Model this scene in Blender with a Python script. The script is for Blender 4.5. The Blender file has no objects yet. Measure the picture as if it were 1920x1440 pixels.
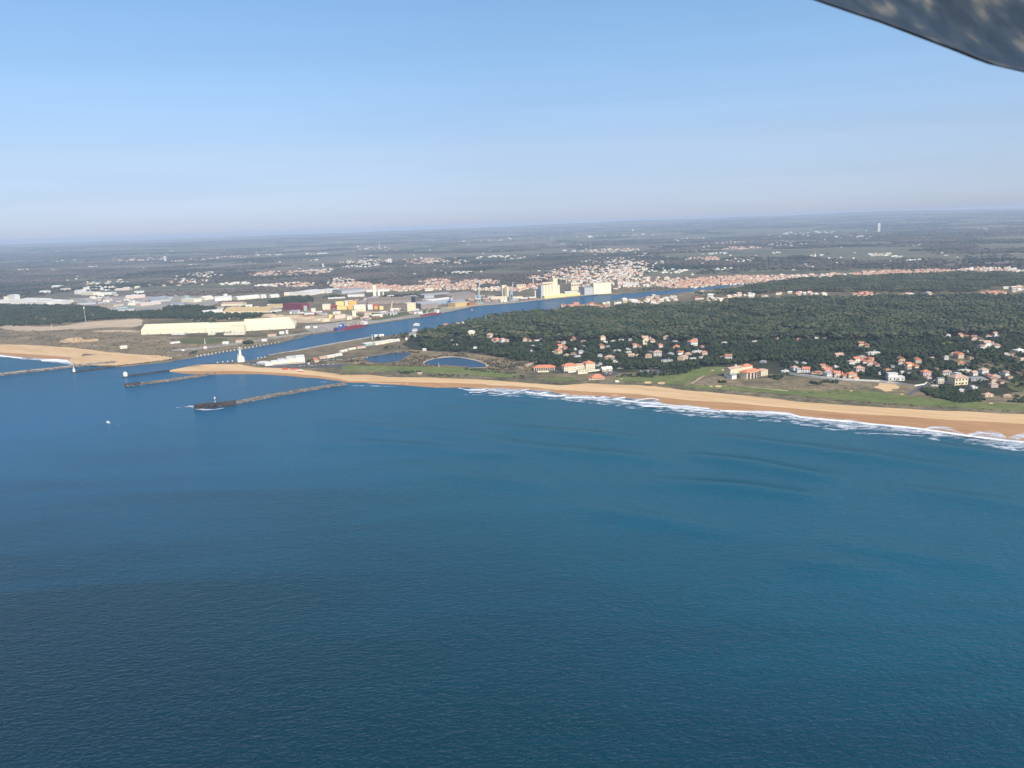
import bpy, bmesh, math, random
import numpy as np
from mathutils import Vector, Matrix, Euler
rnd = random.Random(7); npr = np.random.default_rng(7)
sc = bpy.context.scene
COL = sc.collection
# ------------------------------------------------------------------ camera
H = 300.0; F = 1450.0
PITCH = math.radians(11.64); ROLL = math.radians(1.95)
R = (Euler((math.pi/2 - PITCH, 0, 0)).to_matrix() @ Matrix.Rotation(-ROLL, 3, 'Z'))
RN = np.array(R)
cd = bpy.data.cameras.new('camera'); cam = bpy.data.objects.new('camera', cd); COL.objects.link(cam)
cam.location = (0, 0, H); cam.rotation_euler = R.to_euler()
cd.sensor_width = 36; cd.lens = F/1920*36; cd.clip_start = 0.1; cd.clip_end = 150000
sc.camera = cam
G = 2.0        # level of the flat coastal land
def P(px, py, z=G):
    d = R @ Vector(((px-960)/F, (720-py)/F, -1))
    t = (z-H)/d.z
    return Vector((d.x*t, d.y*t, z))
def proj(X, Y, Z):
    v = np.stack([X, Y, Z-H], -1) @ RN
    return 960 + F*v[..., 0]/-v[..., 2], 720 - F*v[..., 1]/-v[..., 2]
def mpp(px, py): return P(px, py).length / F      # metres per photo pixel there
def pip(X, Y, poly):
    ins = np.zeros(X.shape, bool); n = len(poly)
    for i in range(n):
        x1, y1 = poly[i]; x2, y2 = poly[(i+1) % n]
        c = ((y1 > Y) != (y2 > Y))
        with np.errstate(all='ignore'):
            xi = (x2-x1)*(Y-y1)/((y2-y1) if y2 != y1 else 1e-9) + x1
        ins ^= c & (X < xi)
    return ins
# ------------------------------------------------------------------ noise
_perm = np.random.default_rng(3).random((512, 512))
def vnoise(X, Y):
    xi = np.floor(X).astype(int); yi = np.floor(Y).astype(int)
    fx = X-xi; fy = Y-yi; fx = fx*fx*(3-2*fx); fy = fy*fy*(3-2*fy)
    g = lambda a, b: _perm[a % 512, b % 512]
    return (g(xi, yi)*(1-fx)+g(xi+1, yi)*fx)*(1-fy)+(g(xi, yi+1)*(1-fx)+g(xi+1, yi+1)*fx)*fy
def fbm(X, Y, o=4):
    s = 0; a = .5; t = 0
    for k in range(o):
        s = s + a*vnoise(X*2**k+17*k, Y*2**k+31*k); t += a; a *= .5
    return s/t
def terrain(X, Y):
    X = np.asarray(X, float); Y = np.asarray(Y, float)
    r = np.hypot(X, Y)
    k = np.clip((r-4300)/6000, 0, 1); k2 = np.clip((r-12000)/20000, 0, 1)
    ang = np.arctan2(X, Y)
    h = k*38*(fbm(X/1500+9, Y/1500, 4)-.28) + k2*(165+210*(fbm(X/6500+40, Y/6500+11, 4)-.46))
    rt = np.clip((ang+.08)/.6, 0, 1)
    h += k2*rt*(85+120*(fbm(X/4200+3, Y/4200+7, 3)-.45))
    return G + np.clip(h, 0, 325)
# ------------------------------------------------------------------ tagging / linking
def tag(o, label=None, cat=None, group=None, kind=None):
    for k, v in (('label', label), ('category', cat), ('group', group), ('kind', kind)):
        if v: o[k] = v
    return o
def empty(name, loc, rz, label, cat, group=None):
    o = bpy.data.objects.new(name, None); COL.objects.link(o); o.location = loc; o.rotation_euler = (0, 0, rz)
    o.empty_display_size = 1
    return tag(o, label, cat, group)
def link(name, me, parent=None, loc=None):
    o = bpy.data.objects.new(name, me); COL.objects.link(o)
    if parent: o.parent = parent
    if loc is not None: o.location = loc
    return o
def dup(root, loc, rz, s=1, label=None, group=None):
    r = root.copy(); COL.objects.link(r); r.location = loc; r.rotation_euler = (0, 0, rz); r.scale = (s, s, s)
    if label: r['label'] = label
    if group: r['group'] = group
    for ch in root.children:
        c = ch.copy(); COL.objects.link(c); c.parent = r
        for g in ch.children:
            d = g.copy(); COL.objects.link(d); d.parent = c
    return r
def npmesh(name, V, Fc, mat, smooth=False, tint=None):
    """V (n,3), Fc (m,k) with k fixed"""
    me = bpy.data.meshes.new(name); V = np.asarray(V, np.float32); Fc = np.asarray(Fc, np.int32)
    me.vertices.add(len(V)); me.vertices.foreach_set('co', V.ravel())
    k = Fc.shape[1]; me.loops.add(Fc.size); me.loops.foreach_set('vertex_index', Fc.ravel())
    me.polygons.add(len(Fc)); me.polygons.foreach_set('loop_start', np.arange(0, Fc.size, k, dtype=np.int32))
    me.polygons.foreach_set('loop_total', np.full(len(Fc), k, np.int32))
    if smooth: me.polygons.foreach_set('use_smooth', np.ones(len(Fc), bool))
    me.update(calc_edges=True)
    if tint is not None:
        a = me.attributes.new('tint', 'FLOAT', 'POINT'); a.data.foreach_set('value', np.asarray(tint, np.float32))
    for m in (mat if isinstance(mat, (list, tuple)) else [mat]): me.materials.append(m)
    return me
class MB:
    def __init__(s): s.v = []; s.f = []; s.m = []
    def add(s, vs, fs, m=0, M=None):
        b = len(s.v)
        for v in vs: s.v.append(tuple(M @ Vector(v)) if M else tuple(v))
        for f in fs: s.f.append([b+i for i in f]); s.m.append(m)
        return s
    def box(s, x, y, z, sx, sy, sz, m=0, M=None):       # centre x,y ; base z
        a, b = sx/2, sy/2
        return s.add([(x-a,y-b,z),(x+a,y-b,z),(x+a,y+b,z),(x-a,y+b,z),(x-a,y-b,z+sz),(x+a,y-b,z+sz),(x+a,y+b,z+sz),(x-a,y+b,z+sz)],
              [(0,3,2,1),(4,5,6,7),(0,1,5,4),(1,2,6,5),(2,3,7,6),(3,0,4,7)], m, M)
    def prism(s, pts, z0, z1, m=0, M=None):
        n = len(pts)
        return s.add([(x,y,z0) for x,y in pts]+[(x,y,z1) for x,y in pts],
              [tuple(range(n))[::-1], tuple(range(n,2*n))]+[(i,(i+1)%n,n+(i+1)%n,n+i) for i in range(n)], m, M)
    def gable(s, x, y, z, sx, sy, h, t=.35, m=0, M=None, over=.5):   # ridge along x, solid roof
        a, b = sx/2+over, sy/2+over; d = h*over/(sy/2)*1.0
        return s.add([(x-a,y-b,z-d),(x+a,y-b,z-d),(x+a,y+b,z-d),(x-a,y+b,z-d),(x-a,y-b,z-d+t),(x+a,y-b,z-d+t),(x+a,y+b,z-d+t),(x-a,y+b,z-d+t),(x-a,y,z+h+t),(x+a,y,z+h+t)],
              [(0,3,2,1),(0,1,5,4),(2,3,7,6),(4,5,9,8),(6,7,8,9),(1,2,6,9,5),(3,0,4,8,7)], m, M)
    def hip(s, x, y, z, sx, sy, h, t=.3, m=0, M=None, over=.6):
        a, b = sx/2+over, sy/2+over; r = max(a-b, .3)
        return s.add([(x-a,y-b,z),(x+a,y-b,z),(x+a,y+b,z),(x-a,y+b,z),(x-a,y-b,z+t),(x+a,y-b,z+t),(x+a,y+b,z+t),(x-a,y+b,z+t),(x-r,y,z+h+t),(x+r,y,z+h+t)],
              [(0,3,2,1),(0,1,5,4),(1,2,6,5),(2,3,7,6),(3,0,4,7),(4,5,9,8),(6,7,8,9),(5,6,9),(7,4,8)], m, M)
    def cyl(s, x, y, z0, z1, r0, r1=None, n=12, m=0, M=None):
        r1 = r0 if r1 is None else r1
        vs = [(x+r0*math.cos(2*math.pi*i/n), y+r0*math.sin(2*math.pi*i/n), z0) for i in range(n)]
        vs += [(x+r1*math.cos(2*math.pi*i/n), y+r1*math.sin(2*math.pi*i/n), z1) for i in range(n)]
        return s.add(vs, [tuple(range(n))[::-1], tuple(range(n,2*n))]+[(i,(i+1)%n,n+(i+1)%n,n+i) for i in range(n)], m, M)
    def bar(s, p, q, r, r2=None, n=4, m=0):
        p = Vector(p); q = Vector(q); d = q-p; L = d.length
        M = Matrix.Translation(p) @ d.to_track_quat('Z', 'Y').to_matrix().to_4x4()
        return s.cyl(0, 0, 0, L, r, r2, n, m, M)
    def truss(s, p, q, w, r, n=6, m=0):
        p = Vector(p); q = Vector(q); d = (q-p).normalized()
        u = d.cross(Vector((0, 0, 1))); u = u.normalized() if u.length > .1 else Vector((1, 0, 0)); v = d.cross(u)
        cs = [(u*a+v*b)*w/2 for a, b in ((1,1),(1,-1),(-1,-1),(-1,1))]
        for c in cs: s.bar(p+c, q+c, r)
        for i in range(n):
            a = p+(q-p)*i/n; b = p+(q-p)*(i+1)/n
            for k in range(4): s.bar(a+cs[k], b+cs[(k+1) % 4], r*.7)
        return s
    def blob(s, c, rx, ry, rz, jit=.2, m=0, sub=1):
        V, Fc = ICO[sub]
        b = len(s.v)
        for v in V:
            k = 1+rnd.uniform(-jit, jit)
            s.v.append((c[0]+v[0]*rx*k, c[1]+v[1]*ry*k, c[2]+v[2]*rz*k))
        for f in Fc: s.f.append([b+i for i in f]); s.m.append(m)
        return s
    def mesh(s, name, mats, smooth=False):
        me = bpy.data.meshes.new(name); me.from_pydata(s.v, [], s.f)
        mats = mats if isinstance(mats, (list, tuple)) else [mats]
        for m in mats: me.materials.append(m)
        if len(mats) > 1: me.polygons.foreach_set('material_index', s.m)
        if smooth: me.polygons.foreach_set('use_smooth', [True]*len(s.f))
        me.update(); return me
    def build(s, name, mats, parent=None, loc=None, smooth=False):
        return link(name, s.mesh(name, mats, smooth), parent, loc)
def _ico(sub):
    bm = bmesh.new(); bmesh.ops.create_icosphere(bm, subdivisions=sub, radius=1)
    V = [tuple(v.co) for v in bm.verts]; Fc = [tuple(v.index for v in f.verts) for f in bm.faces]; bm.free(); return V, Fc
ICO = {1: _ico(1), 2: _ico(2), 3: _ico(3)}
# ------------------------------------------------------------------ materials
def newmat(name):
    m = bpy.data.materials.new(name); m.use_nodes = True; nt = m.node_tree
    return m, nt, nt.nodes['Principled BSDF']
def lk(nt, a, b): nt.links.new(a, b)
def ramp(nt, stops, interp='LINEAR'):
    r = nt.nodes.new('ShaderNodeValToRGB'); cr = r.color_ramp; cr.interpolation = interp
    while len(cr.elements) < len(stops): cr.elements.new(.5)
    for e, (p, c) in zip(cr.elements, stops): e.position = p; e.color = (*c, 1) if len(c) == 3 else c
    return r
def noise(nt, scale, detail=4, rough=.55, vec=None, dist=0):
    n = nt.nodes.new('ShaderNodeTexNoise'); n.inputs['Scale'].default_value = scale; n.inputs['Detail'].default_value = detail
    n.inputs['Roughness'].default_value = rough; n.inputs['Distortion'].default_value = dist
    if vec is not None: lk(nt, vec, n.inputs['Vector'])
    return n
def coords(nt, scale=(1,1,1), rot=0, obj=False, tex=False):
    g = nt.nodes.new('ShaderNodeTexCoord') if obj else nt.nodes.new('ShaderNodeNewGeometry')
    mp = nt.nodes.new('ShaderNodeMapping'); mp.inputs['Scale'].default_value = scale; mp.inputs['Rotation'].default_value = (0, 0, rot)
    mp.vector_type = 'TEXTURE' if tex else 'POINT'; lk(nt, g.outputs['Object' if obj else 'Position'], mp.inputs['Vector']); return mp.outputs[0]
def mixc(nt, f, a, b):
    m = nt.nodes.new('ShaderNodeMix'); m.data_type = 'RGBA'
    for s, v in ((m.inputs[0], f), (m.inputs[6], a), (m.inputs[7], b)):
        if hasattr(v, 'is_output'): lk(nt, v, s)
        elif isinstance(v, (int, float)): s.default_value = v
        else: s.default_value = (*v, 1)
    return m.outputs[2]
def math_(nt, op, a, b=0, clamp=False):
    m = nt.nodes.new('ShaderNodeMath'); m.operation = op; m.use_clamp = clamp
    for i, v in enumerate((a, b)):
        if hasattr(v, 'is_output'): lk(nt, v, m.inputs[i])
        else: m.inputs[i].default_value = v
    return m.outputs[0]
def plain(name, c, var=.15, scale=.3, rough=.8, c2=None, metal=0, bump=0, spec=.3):
    m, nt, b = newmat(name); n = noise(nt, scale, 5, .6, coords(nt, obj=True))
    if c2 is None: c1 = tuple(x*(1-var) for x in c); c2 = tuple(min(1, x*(1+var)) for x in c)
    else: c1 = c
    r = ramp(nt, [(.32, c1), (.68, c2)]); lk(nt, n.outputs['Fac'], r.inputs[0]); lk(nt, r.outputs[0], b.inputs['Base Color'])
    b.inputs['Roughness'].default_value = rough; b.inputs['Metallic'].default_value = metal; b.inputs['Specular IOR Level'].default_value = spec
    return m
def ground(name, stops, scales=(.004, .03), rough=.95, stretch=(1,1,1), rot=0, mix=.5, bump=None, tex=False):
    """two octave-sets of world-space noise -> colour ramp"""
    m, nt, b = newmat(name); vec = coords(nt, stretch, rot, False, tex)
    n1 = noise(nt, scales[0], 6, .62, vec, .6); n2 = noise(nt, scales[1], 5, .65, vec)
    f = math_(nt, 'ADD', math_(nt, 'MULTIPLY', n1.outputs['Fac'], 1-mix), math_(nt, 'MULTIPLY', n2.outputs['Fac'], mix))
    r = ramp(nt, stops); lk(nt, f, r.inputs[0]); lk(nt, r.outputs[0], b.inputs['Base Color'])
    b.inputs['Roughness'].default_value = rough; b.inputs['Specular IOR Level'].default_value = .1
    if bump:
        bp = nt.nodes.new('ShaderNodeBump'); bp.inputs['Distance'].default_value = bump; bp.inputs['Strength'].default_value = 1
        lk(nt, n2.outputs['Fac'], bp.inputs['Height']); lk(nt, bp.outputs[0], b.inputs['Normal'])
    return m
def foliage(name, stops, rough=.9, ns=.012):
    m, nt, b = newmat(name)
    a = nt.nodes.new('ShaderNodeAttribute'); a.attribute_name = 'tint'
    n = noise(nt, ns, 4, .6, coords(nt)); n3 = noise(nt, .35, 3, .6, coords(nt))
    f = math_(nt, 'ADD', math_(nt, 'MULTIPLY', a.outputs['Fac'], .36), math_(nt, 'MULTIPLY', math_(nt, 'SUBTRACT', n.outputs['Fac'], .28), 1.0))
    f = math_(nt, 'ADD', f, math_(nt, 'MULTIPLY', n3.outputs['Fac'], .25))
    r = ramp(nt, stops); lk(nt, f, r.inputs[0]); lk(nt, r.outputs[0], b.inputs['Base Color'])
    b.inputs['Roughness'].default_value = rough; b.inputs['Specular IOR Level'].default_value = .15
    return m
M = {}
_s = P(1900, 824, 0)-P(1100, 744, 0); SHORE = math.atan2(_s.y, _s.x)
def C(*a): return tuple(a)
M['land'] = ground('land', [(.34, (.055,.055,.03)), (.46, (.13,.11,.065)), (.56, (.22,.17,.10)), (.7, (.32,.25,.15))])
M['far'] = ground('far_land', [(.34, (.03,.045,.03)), (.43, (.08,.085,.055)), (.48, (.15,.15,.085)), (.53, (.14,.118,.09)), (.60, (.24,.20,.145)), (.70, (.13,.15,.075))], (.0006, .004), mix=.42, stretch=(.7,1.3,1))
M['sand'] = ground('dry_sand', [(.35, (.54,.34,.165)), (.5, (.65,.43,.225)), (.65, (.74,.52,.295))], (.02, .12), stretch=(6,1,1), rot=SHORE, tex=True, mix=.45)
M['wet'] = ground('wet_sand', [(.35, (.36,.185,.08)), (.5, (.43,.235,.105)), (.65, (.50,.285,.135))], (.02, .10), rough=.75, stretch=(6,1,1), rot=SHORE, tex=True)
M['golf'] = ground('golf_grass', [(.36, (.105,.125,.045)), (.5, (.15,.175,.055)), (.6, (.20,.21,.08)), (.7, (.27,.245,.115))], (.012, .06))
M['rough'] = ground('rough_grass', [(.36, (.06,.075,.03)), (.5, (.12,.125,.05)), (.62, (.19,.17,.08))], (.012, .06))
M['dune'] = ground('dune_scrub', [(.37, (.055,.06,.035)), (.47, (.13,.115,.065)), (.56, (.21,.175,.105)), (.68, (.42,.32,.20))], (.012, .09), bump=1.2)
M['heath'] = ground('heath', [(.36, (.11,.09,.05)), (.46, (.19,.15,.085)), (.56, (.28,.21,.125)), (.70, (.40,.30,.18))], (.012, .08), bump=1.0)
M['tan'] = ground('bare_earth', [(.36, (.36,.26,.16)), (.5, (.50,.38,.25)), (.65, (.62,.49,.34))], (.012, .07), stretch=(.35, 1, 1))
M['paved'] = ground('paving', [(.35, (.20,.18,.15)), (.5, (.32,.285,.24)), (.66, (.48,.42,.35))], (.012, .08))
M['asphalt'] = ground('asphalt', [(.35, (.07,.07,.07)), (.5, (.11,.11,.108)), (.66, (.17,.165,.16))], (.01, .09))
M['concrete'] = ground('concrete', [(.35, (.26,.25,.225)), (.5, (.38,.36,.32)), (.66, (.50,.47,.42))], (.03, .25))
M['rock'] = ground('armour_rock', [(.35, (.07,.062,.055)), (.5, (.16,.14,.12)), (.66, (.30,.26,.22))], (.08, .5), bump=.6)
M['darkrock'] = ground('wet_rock', [(.35, (.02,.019,.018)), (.5, (.05,.045,.042)), (.66, (.11,.095,.08))], (.08, .5), bump=.6)
M['forest_floor'] = ground('forest_floor', [(.36, (.022,.026,.014)), (.5, (.04,.045,.024)), (.62, (.075,.065,.04)), (.74, (.13,.11,.07))], (.01, .08))
M['pine'] = foliage('pine_foliage', [(.30, (.020,.036,.019)), (.46, (.042,.060,.029)), (.62, (.078,.090,.042)), (.82, (.13,.115,.07))])
M['scrubf'] = foliage('scrub_foliage', [(.28, (.030,.034,.018)), (.48, (.065,.055,.034)), (.66, (.11,.085,.055)), (.85, (.15,.125,.075))])
M['hedge'] = foliage('hedge_foliage', [(.28, (.016,.026,.012)), (.5, (.030,.045,.020)), (.7, (.05,.065,.028)), (.85, (.08,.08,.04))])
M['farf'] = foliage('woodland_foliage', [(.26, (.016,.030,.020)), (.40, (.030,.046,.030)), (.50, (.085,.074,.058)), (.75, (.16,.13,.105))], ns=.0016)
M['bark'] = plain('bark', (.20,.15,.115), .3, .8)
for n_, c_ in dict(white=(.70,.67,.60), cream=(.70,.58,.38), palecream=(.74,.65,.46), pink=(.62,.48,.40), buff=(.52,.42,.29), grey=(.42,.42,.41),
        bluegrey=(.30,.35,.40), darkgrey=(.10,.10,.105), brown=(.20,.155,.125), mill=(.27,.225,.20), gold=(.52,.38,.18), yellow=(.80,.60,.22),
        orange=(.78,.40,.09), maroon=(.20,.035,.05), red=(.50,.09,.05), blue=(.045,.09,.28), skyblue=(.22,.38,.52), green=(.30,.42,.36),
        hangar=(.79,.71,.50), hangarroof=(.74,.65,.44), black=(.03,.03,.035), navy=(.03,.06,.22), shipred=(.21,.032,.038), rust=(.32,.14,.08)).items():
    M[n_] = plain('paint_'+n_, c_, .1, .25, .7)
M['terracotta'] = plain('terracotta_tiles', (.42,.19,.12), .3, .5, .85)
M['orangetile'] = plain('orange_tiles', (.60,.225,.125), .25, .5, .85)
M['browntile'] = plain('brown_tiles', (.28,.155,.11), .25, .5, .85)
M['paletile'] = plain('pale_tiles', (.50,.33,.24), .25, .5, .85)
M['greyroof'] = plain('grey_roofing', (.30,.30,.31), .2, .5, .8)
M['whiteroof'] = plain('white_roofing', (.68,.65,.58), .15, .5, .8)
M['glass'] = plain('window_glass', (.04,.05,.065), .2, .5, .25, spec=.5)
M['metal'] = plain('painted_steel', (.55,.56,.57), .15, .5, .5)
# sea
def water(name, stops, bscale=1.0, rough=.10, refl=.5, sea=False):
    """absorbing water body under a rippled, partly reflecting surface; the sea shoals from deep to shallow"""
    m = bpy.data.materials.new(name); m.use_nodes = True; nt = m.node_tree; nt.nodes.remove(nt.nodes['Principled BSDF'])
    big = noise(nt, .0016, 5, .6, coords(nt, (.55, 1.5, 1), math.radians(-10)), .8)
    mid = noise(nt, .008, 5, .65, coords(nt, (.3, 1.7, 1), math.radians(-8)), .6)
    f = math_(nt, 'ADD', math_(nt, 'MULTIPLY', big.outputs['Fac'], .55), math_(nt, 'MULTIPLY', mid.outputs['Fac'], .45))
    if sea:
        g = nt.nodes.new('ShaderNodeNewGeometry'); sp = nt.nodes.new('ShaderNodeSeparateXYZ'); lk(nt, g.outputs['Position'], sp.inputs[0])
        o, n = SEA_O, SEA_N
        D = math_(nt, 'ADD', math_(nt, 'MULTIPLY', math_(nt, 'SUBTRACT', sp.outputs[0], o[0]), n[0]), math_(nt, 'MULTIPLY', math_(nt, 'SUBTRACT', sp.outputs[1], o[1]), n[1]))
        D = math_(nt, 'ADD', math_(nt, 'DIVIDE', D, 1200), math_(nt, 'MULTIPLY', math_(nt, 'SUBTRACT', f, .5), .55), True)
        r = ramp(nt, stops); lk(nt, D, r.inputs[0]); col = r.outputs[0]
        d2 = math_(nt, 'SUBTRACT', sp.outputs[0], PLUME[0]); e2 = math_(nt, 'SUBTRACT', sp.outputs[1], PLUME[1])
        rr = math_(nt, 'SQRT', math_(nt, 'ADD', math_(nt, 'MULTIPLY', d2, d2), math_(nt, 'MULTIPLY', e2, e2)))
        rr = math_(nt, 'ADD', math_(nt, 'DIVIDE', rr, 1000), math_(nt, 'MULTIPLY', math_(nt, 'SUBTRACT', f, .5), 1.3))
        pr_ = ramp(nt, [(.15, (1,1,1)), (.95, (0,0,0))]); lk(nt, rr, pr_.inputs[0])
        col = mixc(nt, pr_.outputs[0], col, (.008,.098,.20))
    else:
        r = ramp(nt, stops); lk(nt, f, r.inputs[0]); col = r.outputs[0]
    df = nt.nodes.new('ShaderNodeBsdfDiffuse'); gl = nt.nodes.new('ShaderNodeBsdfGlossy'); gl.inputs['Roughness'].default_value = rough; fr = nt.nodes.new('ShaderNodeFresnel'); fr.inputs['IOR'].default_value = 1.33
    chop = noise(nt, .21*bscale, 4, .6, coords(nt, (1, 1.8, 1), math.radians(-14))); c2 = noise(nt, .07*bscale, 4, .6, coords(nt, (1, 1.9, 1), math.radians(12)))
    hgt = math_(nt, 'ADD', math_(nt, 'MULTIPLY', chop.outputs['Fac'], 1.9), math_(nt, 'MULTIPLY', c2.outputs['Fac'], 1.8))
    bp = nt.nodes.new('ShaderNodeBump'); bp.inputs['Distance'].default_value = 1.0; lk(nt, hgt, bp.inputs['Height'])
    lk(nt, bp.outputs[0], df.inputs['Normal'])
    for k, dd in ((fr, 1.0), (gl, .3)):
        bq = nt.nodes.new('ShaderNodeBump'); bq.inputs['Distance'].default_value = dd; lk(nt, hgt, bq.inputs['Height']); lk(nt, bq.outputs[0], k.inputs['Normal'])
    lk(nt, col, df.inputs['Color'])
    mx = nt.nodes.new('ShaderNodeMixShader'); lk(nt, math_(nt, 'MULTIPLY', fr.outputs[0], refl), mx.inputs[0]); lk(nt, df.outputs[0], mx.inputs[1]); lk(nt, gl.outputs[0], mx.inputs[2])
    lk(nt, mx.outputs[0], nt.nodes['Material Output'].inputs['Surface'])
    return m
_a = P(1100, 744, 0); _b = P(1900, 824, 0); _d = (_b-_a).normalized(); SEA_N = (_d.y, -_d.x) if -_d.x < 0 else (-_d.y, _d.x); SEA_O = tuple(_a[:2]); PLUME = tuple(P(60, 770, 0)[:2])
M['sea'] = water('sea_water', [(0, (.002,.088,.134)), (.38, (.001,.080,.126)), (.54, (.0008,.054,.088)), (.68, (.0004,.036,.056)), (.86, (.0002,.022,.036))], sea=True)
M['river'] = water('river_water', [(.36, (.020,.10,.19)), (.64, (.035,.125,.225))], 1.6, .1, .45)
M['pond'] = water('pond_water', [(.36, (.03,.09,.17)), (.64, (.045,.115,.20))], 3.0, .06, .5)
def foam_mat(name, thr=.5, soft=.08, col=(.86,.87,.88), sc=(.028, .22)):
    """lace of foam; UV.y runs across the strip (0 shore .. 1 sea)"""
    m, nt, b = newmat(name); b.inputs['Base Color'].default_value = (*col, 1); b.inputs['Roughness'].default_value = .9
    uv = nt.nodes.new('ShaderNodeUVMap'); sp = nt.nodes.new('ShaderNodeSeparateXYZ'); lk(nt, uv.outputs[0], sp.inputs[0])
    n1 = noise(nt, sc[0], 3, .5, coords(nt, (1, 2, 1), math.radians(-8)), 1.5); n2 = noise(nt, sc[1], 5, .7, coords(nt, (1, 1.6, 1)), 2.0)
    edge = math_(nt, 'ABSOLUTE', math_(nt, 'SUBTRACT', sp.outputs[1], .42))
    f = math_(nt, 'ADD', math_(nt, 'MULTIPLY', n1.outputs['Fac'], .55), math_(nt, 'MULTIPLY', n2.outputs['Fac'], .45))
    f = math_(nt, 'SUBTRACT', f, math_(nt, 'MULTIPLY', math_(nt, 'POWER', math_(nt, 'MULTIPLY', edge, 1.75), 3), .35))
    r = ramp(nt, [(thr-soft, (0,0,0)), (thr+soft, (1,1,1))]); lk(nt, f, r.inputs[0]); lk(nt, r.outputs[0], b.inputs['Alpha'])
    return m
M['foam'] = foam_mat('surf_foam', .51, .10, (.72,.75,.80))
M['foamsolid'] = foam_mat('breaking_crest', .37, .12, sc=(.03, .25))
M['lace'] = foam_mat('foam_lace', .56, .07, (.68,.73,.79))
# ------------------------------------------------------------------ polylines and sheets
def densify(pts, step, amp=0, closed=False, seed=0):
    """pts: world (x,y); subdivide and roughen"""
    out = []; n = len(pts); rr = random.Random(seed)
    for i in range(n if closed else n-1):
        a = Vector(pts[i][:2]); b = Vector(pts[(i+1) % n][:2]); L = (b-a).length; k = max(1, int(L/step))
        k = min(k, 200); nn = Vector((-(b-a).y, (b-a).x)).normalized() if L > 0 else Vector((0, 0))
        for j in range(k):
            p = a+(b-a)*j/k
            if amp and not (j == 0 and not closed and i == 0):
                p = p+nn*amp*(2*float(fbm(np.array(p.x/(step*4)+seed), np.array(p.y/(step*4)), 3))-1)*1.6
            out.append((p.x, p.y))
    if not closed: out.append(tuple(Vector(pts[-1][:2])))
    return out
def smooth(pts, it=2, closed=False):
    for _ in range(it):
        q = []
        n = len(pts)
        rng = range(n) if closed else range(n-1)
        if not closed: q.append(pts[0])
        for i in rng:
            a = pts[i]; b = pts[(i+1) % n]
            q.append((a[0]*.75+b[0]*.25, a[1]*.75+b[1]*.25)); q.append((a[0]*.25+b[0]*.75, a[1]*.25+b[1]*.75))
        if not closed: q.append(pts[-1])
        pts = q
    return pts
layer = [0]
def sheet_w(name, pts, z, mat, kind='structure', skirt=None, label=None):
    """flat polygon at height z, optional vertical skirt down to z=skirt"""
    bm = bmesh.new(); vs = [bm.verts.new((x, y, z)) for x, y in pts]
    f = bm.faces.new(vs); bmesh.ops.recalc_face_normals(bm, faces=[f])
    if f.normal.z < 0: f.normal_flip()
    if skirt is not None:
        lo = [bm.verts.new((x, y, skirt)) for x, y in pts]; n = len(vs)
        for i in range(n): bm.faces.new((vs[i], vs[(i+1) % n], lo[(i+1) % n], lo[i]))
    bmesh.ops.triangulate(bm, faces=[f])
    me = bpy.data.meshes.new(name); bm.to_mesh(me); bm.free()
    mats = mat if isinstance(mat, list) else [mat]
    for m in mats: me.materials.append(m)
    return tag(link(name, me), kind=kind, label=label)
def sheet(name, pix, mat, step=12, amp=3, sm=1, dz=None):
    layer[0] += 1
    z = G+.05+.015*layer[0] if dz is None else G+dz
    pts = [tuple(P(x, y)[:2]) for x, y in pix]
    if sm: pts = smooth(pts, sm, True)
    return sheet_w(name, densify(pts, step, amp, True, layer[0]), z, mat)
def resample(pts, n):
    pts = [Vector(p[:2]) for p in pts]; L = [0]
    for a, b in zip(pts, pts[1:]): L.append(L[-1]+(b-a).length)
    out = []; j = 0
    for i in range(n):
        t = L[-1]*i/(n-1)
        while j < len(L)-2 and L[j+1] < t: j += 1
        k = (t-L[j])/max(1e-6, L[j+1]-L[j]); out.append(pts[j].lerp(pts[j+1], min(1, max(0, k))))
    return out
def loft(name, rows, mat, kind='structure', n=160, amp=0, parent=None, exact=False):
    if exact: n = len(rows[0][0])
    """rows: list of (list of world xy, z). amp roughens the inner rows"""
    V = []; 
    for ri, (pts, z) in enumerate(rows):
        rp = [Vector(p) for p in pts] if exact else resample(pts, n)
        for i, p in enumerate(rp):
            q = p
            if amp: q = p+Vector((0, 1))*amp*(2*float(fbm(np.array(p.x/45+ri*7), np.array(p.y/45), 3))-1)*1.5
            V.append((q.x, q.y, z))
    Fc = []; m = len(rows)
    for r in range(m-1):
        for i in range(n-1): Fc.append((r*n+i, r*n+i+1, (r+1)*n+i+1, (r+1)*n+i))
    me = npmesh(name, V, Fc, mat)
    bm = bmesh.new(); bm.from_mesh(me); bmesh.ops.recalc_face_normals(bm, faces=bm.faces)
    up = sum(f.normal.z*f.calc_area() for f in bm.faces)
    if up < 0: bmesh.ops.reverse_faces(bm, faces=bm.faces)
    bm.to_mesh(me); bm.free()
    uvl = me.uv_layers.new(name='UVMap')
    vi = np.zeros(len(me.loops), np.int32); me.loops.foreach_get('vertex_index', vi)
    uv = np.stack([(vi % n)/(n-1), (vi//n)/(m-1)], -1).astype(np.float32); uvl.data.foreach_set('uv', uv.ravel())
    o = link(name, me, parent)
    if kind: o['kind'] = kind
    return o
W = lambda pix, z=0.0: [tuple(P(x, y, z)[:2]) for x, y in pix]
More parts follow.
